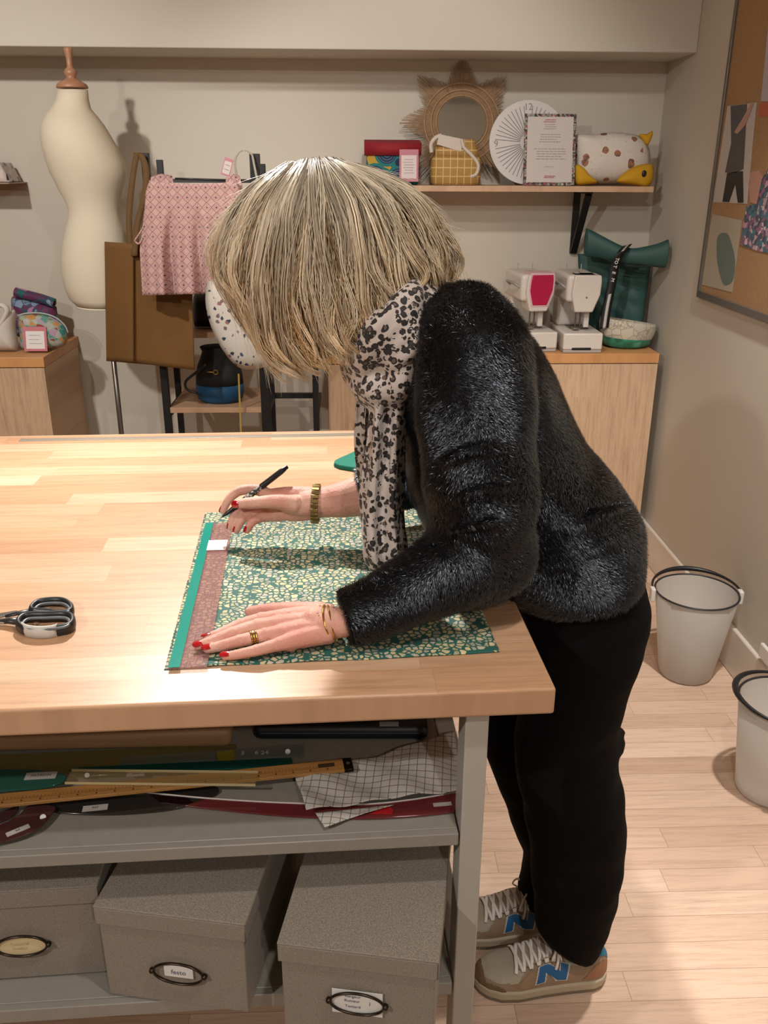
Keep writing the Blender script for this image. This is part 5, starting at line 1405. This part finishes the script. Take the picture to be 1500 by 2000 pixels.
farL = [((985, 1120), (1190, 1040), .08, 1.41), ((988, 1190), (1200, 1140), .10, 1.42), ((968, 1270), (1180, 1230), .10, 1.42), ((935, 1350), (1140, 1330), .092, 1.42), ((934, 1410), (1115, 1400), .086, 1.42), ((950, 1470), (1110, 1460), .080, 1.42), ((975, 1540), (1120, 1530), .076, 1.42), ((1000, 1610), (1125, 1600), .070, 1.42), ((1020, 1665), (1125, 1660), .066, 1.42), ((1018, 1710), (1130, 1710), .062, 1.42), ((1012, 1738), (1120, 1748), .058, 1.42), ((1030, 1768), (1112, 1785), .050, 1.42), ((1050, 1790), (1112, 1810), .04, 1.42)]
legrings(nearL, 0); legrings(farL, 0)
TRm.rings([ring3((990, 1150), (1205, 1070), .135, 36, BY, .9), ring3((1000, 1190), (1232, 1120), .150, 36, BY, .9), ring3((1005, 1230), (1240, 1190), .150, 36, BY, .9)], True, True)
for (a, b), (c, d), y in (((1195, 1440), (1215, 1452), 1.26), ((1195, 1460), (1212, 1468), 1.26), ((1200, 1425), (1214, 1430), 1.26)):
    TRm.tube([P3(a, b, Y=y-.05), P3(c, d, Y=y), P3(a, b, Y=y+.05)], .008, 8)
tm = remeshed(TRm, .0055, 6, .55)
vv = np.empty(len(tm.vertices)*3); tm.vertices.foreach_get('co', vv); vv = vv.reshape(-1, 3)
nn = np.empty(len(tm.vertices)*3); tm.vertices.foreach_get('normal', nn); nn = nn.reshape(-1, 3)
vv += nn*np.array([mnoise.noise(Vector((x*7, y*7, z*12)))*.006 + mnoise.noise(Vector((x*20, y*20, z*26)))*.002 for x, y, z in vv])[:, None]
vv[:, 2] = np.where((vv[:, 2] > .86) & (vv[:, 0] < .262), vv[:, 2], vv[:, 2])
tm.vertices.foreach_set('co', vv.ravel()); tm.update(); tm.transform(W[person].inverted())
blkt = NT('black_trousers'); v = blkt.coord(); blkt.set(color='#080708', rough=.9, spec=.12); blkt.bump(blkt.noise(v, 500, 3), .2, .0006)
tm.materials.append(blkt.m); link('trousers', tm, person)

# ---- leopard scarf
lp = NT('leopard_print'); v = lp.coord()
wn = lp.n('TexNoise', Scale=60.0, Detail=1.5); lp.l(v, wn.inputs[0])
vm = lp.n('VectorMath', operation='MULTIPLY_ADD'); lp.l(wn.outputs[1], vm.inputs[0]); vm.inputs[1].default_value = (.010,)*3; lp.l(v, vm.inputs[2])
d = lp.voro(vm.outputs[0], 100, 'F1', 0, .75); cl_ = lp.sep(lp.voro(vm.outputs[0], 100, 'F1', 1, .75)); brk = lp.noise(v, 95, 2)
core = lp.math('LESS_THAN', d, .33)
ring_ = lp.math('MULTIPLY', lp.math('LESS_THAN', lp.math('ABSOLUTE', lp.math('SUBTRACT', d, .40)), .13), lp.math('GREATER_THAN', brk, .44))
base = lp.mix(lp.noise(v, 25, 2), '#a89a92', '#c0b4ac')
colr = lp.mix(core, base, lp.mix(lp.math('GREATER_THAN', cl_[0], .45), '#5f4a47', '#241a1c'))
colr = lp.mix(ring_, colr, '#17110f')
lp.set(color=colr, rough=.7, sheen=.12); lp.bump(lp.noise(v, 600, 2), .15, .0005)
SC = MB()
# wrap round the neck: a loose torus of folds
def wrap(pxs, Ys, r_, flat=1.0, mb=SC, st=6):
    C_ = cr([P3(a, b, Y=y) for (a, b), y in zip(pxs, Ys)], st)
    mb.tube(C_, list(np.interp(np.linspace(0, len(pxs)-1, len(C_)), range(len(pxs)), r_)) if hasattr(r_, '__len__') else r_, 16, flat=flat)
wrap([(818, 560), (800, 590), (770, 630), (735, 668), (712, 700), (705, 735)], [1.26, 1.225, 1.215, 1.225, 1.26, 1.30], [.022, .028, .032, .034, .034, .028])
wrap([(835, 570), (822, 600), (800, 645), (765, 690), (735, 720)], [1.27, 1.235, 1.220, 1.225, 1.26], [.020, .026, .030, .032, .028])
wrap([(815, 560), (800, 560), (760, 590), (720, 640), (705, 690)], [1.40, 1.42, 1.42, 1.40, 1.36], [.028, .030, .032, .034, .034])
wrap([(700, 690), (715, 740), (750, 755), (785, 735), (800, 690)], [1.31, 1.27, 1.235, 1.22, 1.215], [.026, .030, .032, .028, .018])
wrap([(708, 745), (725, 765), (752, 768), (775, 750)], [1.30, 1.26, 1.235, 1.23], [.022, .026, .026, .020])
for k in range(7):
    dx, dy = k*13-30, k*9-20
    wrap([(842+dx*.5, 560+dy*.6), (812+dx*.6, 592+dy), (775+dx*.7, 640+dy), (738+dx*.55, 680+dy), (708+dx*.35, 715+dy*.8)], [1.262, 1.215-.002*(k % 3), 1.196+.003*(k % 2), 1.205, 1.25], [.006, .010, .012, .011, .007])
# inner tail hanging on the left
def tail(rows, mb, ph=0, amp=.008, n=30):
    """rows: (y, xl, xr, Y, depth)"""
    ys = [r[0] for r in rows]; out = []
    for k in range(46):
        y = ys[0]+(ys[-1]-ys[0])*k/45; xl = np.interp(y, ys, [r[1] for r in rows]); xr = np.interp(y, ys, [r[2] for r in rows])
        Yc = np.interp(y, ys, [r[3] for r in rows]); dp = np.interp(y, ys, [r[4] for r in rows]); ring = []
        for j in range(n):
            t = 2*pi*j/n; u = .5+.5*cos(t); s_ = sin(t)
            px = xl+(xr-xl)*u
            yy = Yc + s_*dp + amp*sin(u*13+ph+y*.006)*(1 if s_ < 0 else .5) + .3*amp*sin(u*29+y*.02)
            ring.append(at(px, y + 4*sin(u*6+ph), Y=yy))
        out.append(ring)
    mb.rings(out, True, True)
tail([(690, 690, 760, 1.30, .022), (760, 694, 745, 1.30, .02), (850, 694, 735, 1.305, .014), (930, 696, 728, 1.31, .012), (962, 702, 722, 1.31, .008)], SC, .5)
tail([(735, 712, 800, 1.245, .026), (800, 716, 792, 1.24, .022), (880, 712, 788, 1.235, .020), (960, 706, 790, 1.225, .018), (1040, 706, 796, 1.215, .016), (1090, 710, 803, 1.205, .014), (1114, 722, 800, 1.20, .009)], SC, 2.0, .010)
sm = remeshed(SC, .0034, 3, .5)
vv = np.empty(len(sm.vertices)*3); sm.vertices.foreach_get('co', vv); vv = vv.reshape(-1, 3)
nn = np.empty(len(sm.vertices)*3); sm.vertices.foreach_get('normal', nn); nn = nn.reshape(-1, 3)
vv += nn*np.array([mnoise.noise(Vector((x*34, y*34, z*9)))*.0065 for x, y, z in vv])[:, None]
sm.vertices.foreach_set('co', vv.ravel()); sm.update(); sm.transform(W[person].inverted()); sm.materials.append(lp.m)
link('scarf', sm, person)
# ---- hair: strands of a blond bob falling from the parting
def np3(v): return np.array([v.x, v.y, v.z])
GD = [
 [(545, 332), (466, 398), (418, 500), (480, 600), (536, 722)],
 [(562, 322), (500, 400), (456, 520), (503, 630), (556, 728)],
 [(590, 316), (545, 410), (515, 550), (530, 660), (585, 727)],
 [(605, 313), (590, 420), (570, 560), (590, 660), (628, 722)],
 [(618, 312), (630, 420), (630, 560), (645, 650), (672, 708)],
 [(630, 311), (675, 415), (690, 540), (697, 620), (704, 676)],
 [(642, 312), (710, 400), (740, 520), (748, 590), (742, 640)],
 [(652, 314), (745, 385), (790, 480), (806, 545), (798, 604)],
 [(664, 315), (782, 375), (838, 460), (852, 525), (838, 580)],
 [(676, 318), (805, 375), (862, 455), (882, 510), (872, 560)]]
NT_ = 17
def guide(g, u):
    P = cr([(a, b, 0) for a, b in g], 4)                      # 17 points
    out = []
    env = max(0.0, sin(pi*u))**.55
    for i, p in enumerate(P):
        t = i/(len(P)-1)
        f = np.interp(t, [0, .12, .3, .55, .8, 1], [.10, .55, .88, 1.0, .98, .90])
        out.append((p.x, p.y, env*f))
    return out
GN, GF = [], []
for i, g in enumerate(GD):
    u = i/(len(GD)-1); G_ = guide(g, u)
    GN.append([np3(at(a, b, Y=BY-.108*e)) for a, b, e in G_])
    mid = [np3(at(a, b, Y=BY)) for a, b, e in G_]
    GF.append([np.array([m_[0], BY+.108*e, m_[2]]) for m_, (a, b, e) in zip(mid, G_)])
GN, GF = np.array(GN), np.array(GF)                           # guides x points x 3
SKC = np3(HC)
def hair_path(side, u):
    G_ = GN if side == 0 else GF
    x = np.clip(u, 0, 1)*(len(G_)-1); i = int(min(x, len(G_)-2)); f = x-i
    return G_[i]*(1-f)+G_[i+1]*f
rs = np.random.RandomState(11)
SV, SC_, SI = [], [], []
def strand(path, r0, cols):
    n = len(path); t = np.gradient(path, axis=0); t /= np.linalg.norm(t, axis=1)[:, None]+1e-9
    ref = np.array([.3, -.9, .25]); a = np.cross(t, ref); a /= np.linalg.norm(a, axis=1)[:, None]+1e-9; b = np.cross(t, a)
    s = np.linspace(0, 1, n); r = (r0*(1-.55*s**3)*np.clip((1.03-s)*12, .15, 1))[:, None]
    R_ = np.stack([path+a*r, path-a*r*.5+b*r*.87, path-a*r*.5-b*r*.87], 1)
    SV.append(R_.reshape(-1, 3)); SC_.append(np.repeat(cols, 3, axis=0))
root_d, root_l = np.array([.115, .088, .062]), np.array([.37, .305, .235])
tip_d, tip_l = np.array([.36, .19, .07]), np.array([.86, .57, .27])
pale = np.array([.92, .82, .66]); dark = np.array([.10, .065, .04])
NCL = 700; HERO = 64
for c in range(NCL+HERO):
    hero = c >= NCL
    side = 0 if rs.rand() < .74 else 1
    u0 = rs.beta(.85, .85); layer = rs.rand()**1.6*.16
    end = rs.uniform(.90, 1.03) if rs.rand() < .8 else rs.uniform(.72, .95)
    drift = rs.normal(0, .035)
    kind = rs.rand(); hl_ = kind < .30; dk_ = kind > .74
    amp = rs.uniform(.001, .0085); fr_ = rs.uniform(1.1, 2.9); ph = rs.uniform(0, 6.28)
    ns = rs.randint(7, 14); spread = rs.uniform(.0018, .0050)
    lift = rs.normal(0, .006)
    hlk = rs.uniform(.15, .55)
    if hero:
        side = 0; u0 = (c-NCL+.5)/HERO*.98+.01+rs.normal(0, .012); layer = -.03; hl_ = True; dk_ = False; end = rs.uniform(.86, 1.02)
        amp = rs.uniform(.006, .0135); fr_ = rs.uniform(1.2, 2.3); ns = rs.randint(12, 26); spread = rs.uniform(.0016, .0034); lift = rs.uniform(.0, .007)
    base_c = np.clip(.5+.42*sin(u0*57+side*2)+rs.normal(0, .22), 0, 1)
    for k in range(ns):
        o1, o2 = rs.normal(0, 1, 2)
        N_ = 18; s = np.linspace(0, 1, N_); 
        U = np.clip(u0+drift*s+rs.normal(0, .004), 0, 1)
        PP = np.array([hair_path(side, uu) for uu in U])       # N x 17 x 3
        tt = np.clip(s*end, 0, 1)*(NT_-1); ii = np.minimum(tt.astype(int), NT_-2); ff = (tt-ii)[:, None]
        ar = np.arange(N_); path = PP[ar, ii]*(1-ff)+PP[ar, ii+1]*ff
        if end > 1: path[-1] += (path[-2]-path[-3])*(end-1)*6
        inn = SKC-path; inn /= np.linalg.norm(inn, axis=1)[:, None]
        depth = (layer*.22*np.minimum(1, s*4) - lift*s)[:, None]
        path = path + inn*depth
        tg = np.gradient(path, axis=0); tg /= np.linalg.norm(tg, axis=1)[:, None]+1e-9
        sd = np.cross(tg, inn); sd /= np.linalg.norm(sd, axis=1)[:, None]+1e-9
        w_ = spread*(.6+1.5*np.sin(np.clip(s*1.02, 0, 1)*pi*.93))
        wave = amp*np.sin(s*fr_*6.28+ph)*s**.7
        path = path + sd*((o1*w_*.9)[:, None]+wave[:, None]) - inn*((o2*w_*.55)[:, None]+(amp*.6*np.cos(s*fr_*6.28+ph)*s)[:, None])
        fw_ = .0075*np.sin(2*pi*(1.7*s+u0*2.3)+2.2*sin(u0*17))*s**.8 + .0035*np.sin(2*pi*(3.1*s+u0*6.1))*s
        fd_ = .0055*np.sin(u0*61+3*np.sin(s*3+u0*9))*np.minimum(1, s*3)
        path = path + sd*fw_[:, None] + inn*fd_[:, None]
        g_ = np.clip((s-.12)*1.25, 0, 1)[:, None]
        b_ = np.clip(base_c+rs.normal(0, .12), 0, 1)
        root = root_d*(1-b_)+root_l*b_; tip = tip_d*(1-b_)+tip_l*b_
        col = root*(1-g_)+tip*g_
        if hl_: col = col*.55+pale*hlk*np.array([1, .97, .92])
        if dk_: col = col*.55+dark*.45
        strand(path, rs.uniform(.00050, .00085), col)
for c in range(620):                                           # flyaways
    side = 0 if rs.rand() < .7 else 1
    u0 = rs.beta(.7, .7) if rs.rand() < .7 else rs.choice([rs.uniform(0, .06), rs.uniform(.92, 1)])
    t0, t1 = sorted(rs.rand(2)); t1 = min(1, max(t1, t0+.25)); t0 = min(t0, .75)
    N_ = 12; s = np.linspace(0, 1, N_); hp = hair_path(side, u0)
    tt = (t0+(t1-t0)*s)*(NT_-1); ii = np.minimum(tt.astype(int), NT_-2); ff = (tt-ii)[:, None]
    path = hp[ii]*(1-ff)+hp[ii+1]*ff
    out = path-SKC; out /= np.linalg.norm(out, axis=1)[:, None]
    path = path+out*(.002+s*s*rs.uniform(.004, .026))[:, None]
    path += (rs.normal(0, 1, 3)*.012)[None, :]*(s**1.5)[:, None]*.8
    strand(path, .00032, np.repeat([pale*.7], N_, axis=0))
# underlying mass so that no scalp shows
n_s = 0; verts = []; cols = []; faces = []
V0 = 0
for P_ in SV:
    n = len(P_)//3
    idx = V0 + np.arange(n*3).reshape(n, 3)
    for j in range(3):
        k = (j+1) % 3
        faces.append(np.stack([idx[:-1, j], idx[:-1, k], idx[1:, k], idx[1:, j]], 1))
    V0 += n*3
verts = np.vstack(SV); cols = np.vstack(SC_); faces = np.vstack(faces)
NU = 20
for side in (0, 1):
    g = []
    for i in range(NU):
        hp = hair_path(side, i/(NU-1)); o_ = SKC-hp; o_ /= np.linalg.norm(o_, axis=1)[:, None]
        q_ = hp+o_*.009; g.append(q_[:16])
    g = np.array(g); b0 = len(verts); verts = np.vstack([verts, g.reshape(-1, 3)])
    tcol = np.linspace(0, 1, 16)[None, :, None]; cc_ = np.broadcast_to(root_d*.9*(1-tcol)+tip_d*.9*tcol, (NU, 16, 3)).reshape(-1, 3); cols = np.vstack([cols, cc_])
    id_ = b0+np.arange(NU*16).reshape(NU, 16)
    faces = np.vstack([faces, np.stack([id_[:-1, :-1].ravel(), id_[1:, :-1].ravel(), id_[1:, 1:].ravel(), id_[:-1, 1:].ravel()], 1)])
hm = bpy.data.meshes.new('hair')
hm.vertices.add(len(verts)); hm.vertices.foreach_set('co', verts.ravel())
hm.loops.add(faces.size); hm.loops.foreach_set('vertex_index', faces.ravel().astype(np.int32))
hm.polygons.add(len(faces)); hm.polygons.foreach_set('loop_start', (np.arange(len(faces))*4).astype(np.int32))
hm.update(calc_edges=True); hm.polygons.foreach_set('use_smooth', [True]*len(faces))
at_ = hm.color_attributes.new('tone', 'FLOAT_COLOR', 'POINT')
at_.data.foreach_set('color', np.hstack([cols, np.ones((len(cols), 1))]).ravel().astype(np.float32))
hm.transform(W[person].inverted())
hmat = NT('blond_hair'); ca = hmat.n('Attribute', attribute_name='tone')
hmat.set(color=ca.outputs[0], rough=.42, spec=.38); hmat.b.inputs['Specular Tint'].default_value = (1, .93, .82, 1)
hm.materials.append(hmat.m); link('hair', hm, person)
print('hair verts', len(verts))

# ---- shoes
sued = mottled('beige_suede', '#a08a74', '#8f7962', 40, .85, .25, 500)
mesh_ = mottled('grey_green_mesh', '#b5ab98', '#a09683', 300, .7, .3, 700)
LSH = .262
HX = [0, .012, .03, .06, .085, .105, .13, .16, .20, .235, .252, .262]
HH = [.040, .062, .060, .046, .048, .062, .060, .046, .032, .026, .018, .004]
WX = [0, .012, .03, .08, .13, .18, .215, .24, .255, .262]
WW = [.012, .026, .033, .035, .039, .046, .044, .034, .020, .006]
def make_shoe(label_side, toe, heel, nearside):
    ax_ = toe-heel; M_ = frame(heel, ax_, z=(0, 0, 1)); L_ = LSH
    ys = 1 if (M_.to_3x3() @ Vector((0, 1, 0))).y < 0 else -1      # local y sign that faces the camera
    def up_(x, th, off=0.0):
        w_, h_ = np.interp(x, WX, WW), np.interp(x, HX, HH)
        cs, sn_ = cos(th), sin(th)
        y = (w_+off)*math.copysign(abs(cs)**.72, cs); z = .026+(h_+off)*abs(sn_)**.80
        if x < .10: y *= 1-.25*abs(sn_)**3
        return Vector((x, ys*y, z))
    sh = MB(M_)
    sh.rings([[up_(x, pi*k/22) for k in range(23)] for x in np.concatenate([np.linspace(0.0, .24, 26), [.248, .255, .260, .262]])], False, False)
    up_ob = sh.build('shoe', sued, person, smooth=True); up_ob['label'] = label_side
    def outline(off, n=40):
        xs = np.linspace(0, 1, n); pts = [(x*L_, np.interp(x*L_, WX, WW)+off) for x in 1-(1-xs)**1.0]
        xs2 = [(-off, 0)] + pts + [(L_+off, 0)] + [(a, -b) for a, b in pts[::-1]]
        return xs2
    MB(M_).prism(outline(.004), .020, z0=.008).build('midsole', plain('#b4a78f', .6), up_ob, bevel=.004, seg=3)
    MB(M_).prism(outline(.002), .0085, z0=.0005).build('outsole', plain('#7d7263', .7), up_ob, bevel=.002)
    def patch(poly, name, m, off, nu=44, nv=30):
        """poly in (x, theta) space"""
        xs_ = [p[0] for p in poly]; ts_ = [p[1] for p in poly]; mb = MB(M_)
        def inside(a, b):
            r_ = False; n = len(poly)
            for i in range(n):
                (x1, y1), (x2, y2) = poly[i], poly[(i+1) % n]
                if (y1 > b) != (y2 > b) and a < (x2-x1)*(b-y1)/(y2-y1)+x1: r_ = not r_
            return r_
        X_, T_ = np.linspace(min(xs_), max(xs_), nu), np.linspace(min(ts_), max(ts_), nv)
        for i in range(nu-1):
            for j in range(nv-1):
                if inside((X_[i]+X_[i+1])/2, (T_[j]+T_[j+1])/2):
                    mb.add([up_(X_[i], T_[j], off), up_(X_[i+1], T_[j], off), up_(X_[i+1], T_[j+1], off), up_(X_[i], T_[j+1], off)], [(0, 1, 2, 3)])
        return mb.build(name, m, up_ob, smooth=True)
    # toe mesh and side panels
    patch([(.168, 1.0), (.185, .45), (.225, .55), (.246, .9), (.248, pi-.9), (.225, pi-.55), (.185, pi-.45), (.168, pi-1.0)], 'toe_panel', mesh_, .0010)
    patch([(.128, .12), (.175, .10), (.200, .42), (.176, .50), (.160, .85), (.150, .80)], 'side_panel', mottled('sand_suede', '#9d8468', '#8d755b', 40, .85), .0010)
    patch([(.205, .02), (.262, .02), (.262, pi-.02), (.245, pi-.5), (.247, pi/2), (.245, .5), (.215, .25)], 'toe_guard', mottled('brown_suede', '#7d6247', '#6f563c', 40, .85), .0014)
    patch([(.0, .1), (.055, .10), (.030, .55), (.0, .7)], 'heel_panel', mottled('tan_suede', '#a6785c', '#94694e', 40, .85), .0012)
    patch([(.0, .85), (.022, .85), (.030, 1.35), (.030, pi-1.35), (.022, pi-.85), (0, pi-.85)], 'heel_tab', plain('#1d6f8c', .7), .0016)
    patch([(.028, .75), (.085, .80), (.095, 1.15), (.028, 1.15)], 'collar', mottled('collar_cloth', '#aaa59a', '#99948a', 60, .8), .0018)
    # the big letter on the side
    # seen from the camera: left = toe = larger x
    def Npoly(x0, x1, t0, t1, e=0):
        N_ = [(0-e, 0-e), (.27+e, 0-e), (.25+e, .52), (.70-e, 0-e), (1.0+e, 0-e), (1.0+e, 1+e), (.73-e, 1+e), (.75-e, .48), (.30+e, 1+e), (0-e, 1+e)]
        return [(x0+(x1-x0)*(1-(a+.12*b-.06)), t0+(t1-t0)*b) for a, b in N_]
    patch(Npoly(.086, .145, .20, .86, .05), 'letter_border', plain('#c8c6c2', .6), .0020, 64, 44)
    patch(Npoly(.086, .145, .20, .86), 'letter_n', plain('#1a5f95', .6), .0027, 64, 44)
    # tongue and laces
    MB(M_).grid(lambda u, v_: up_(.092+.090*u, pi/2+(v_-.5)*.95, .004+.006*(1-u)), 14, 9).build('tongue', plain('#9b8f7c', .8), up_ob, smooth=True, solid=.003)
    wl_ = plain('#e6e1da', .75)
    for i in range(6):
        xa_ = .098+i*.0150
        for s_ in (-1, 1):
            pts_ = [up_(xa_, pi/2-s_*.62, .0035), up_(xa_+.004, pi/2-s_*.30, .0095-.0006*i), up_(xa_+.009, pi/2, .0115-.0008*i), up_(xa_+.012, pi/2+s_*.32, .0095-.0006*i), up_(xa_+.0145, pi/2+s_*.62, .0035)]
            MB(M_).tube(cr(pts_, 4), .0036, 8, flat=.55).build('lace', wl_, up_ob, smooth=True)
    for s_ in (-1, 1):
        c0_ = up_(.100, pi/2, .014)
        lp_ = [c0_, c0_+Vector((.000, ys*.012*s_, .014)), c0_+Vector((.012, ys*.030*s_, .012)), c0_+Vector((.020, ys*.036*s_, -.006)), c0_+Vector((.010, ys*.022*s_, -.004)), c0_]
        MB(M_).tube(cr(lp_, 5), .0026, 8, flat=.6).build('lace', wl_, up_ob, smooth=True)
    MB(M_).tube(cr([up_(.100, pi/2, .014), up_(.105, 1.15, .012), up_(.108, .85, .009), up_(.112, .62, .007)], 5), .0026, 8, flat=.6).build('lace', wl_, up_ob, smooth=True)
    return up_ob
hN, tN = at(1178, 1906, Z=0), at(940, 1922, Z=0)
make_shoe('beige and blue trainer of the near foot', hN+(tN-hN).normalized()*LSH, hN, True)
hF = at(1112, 1812, Z=0); tF = at(885, 1822, Z=0)
make_shoe('beige and blue trainer of the far foot, half hidden by the table leg', hF+(tF-hF).normalized()*LSH, hF, False)
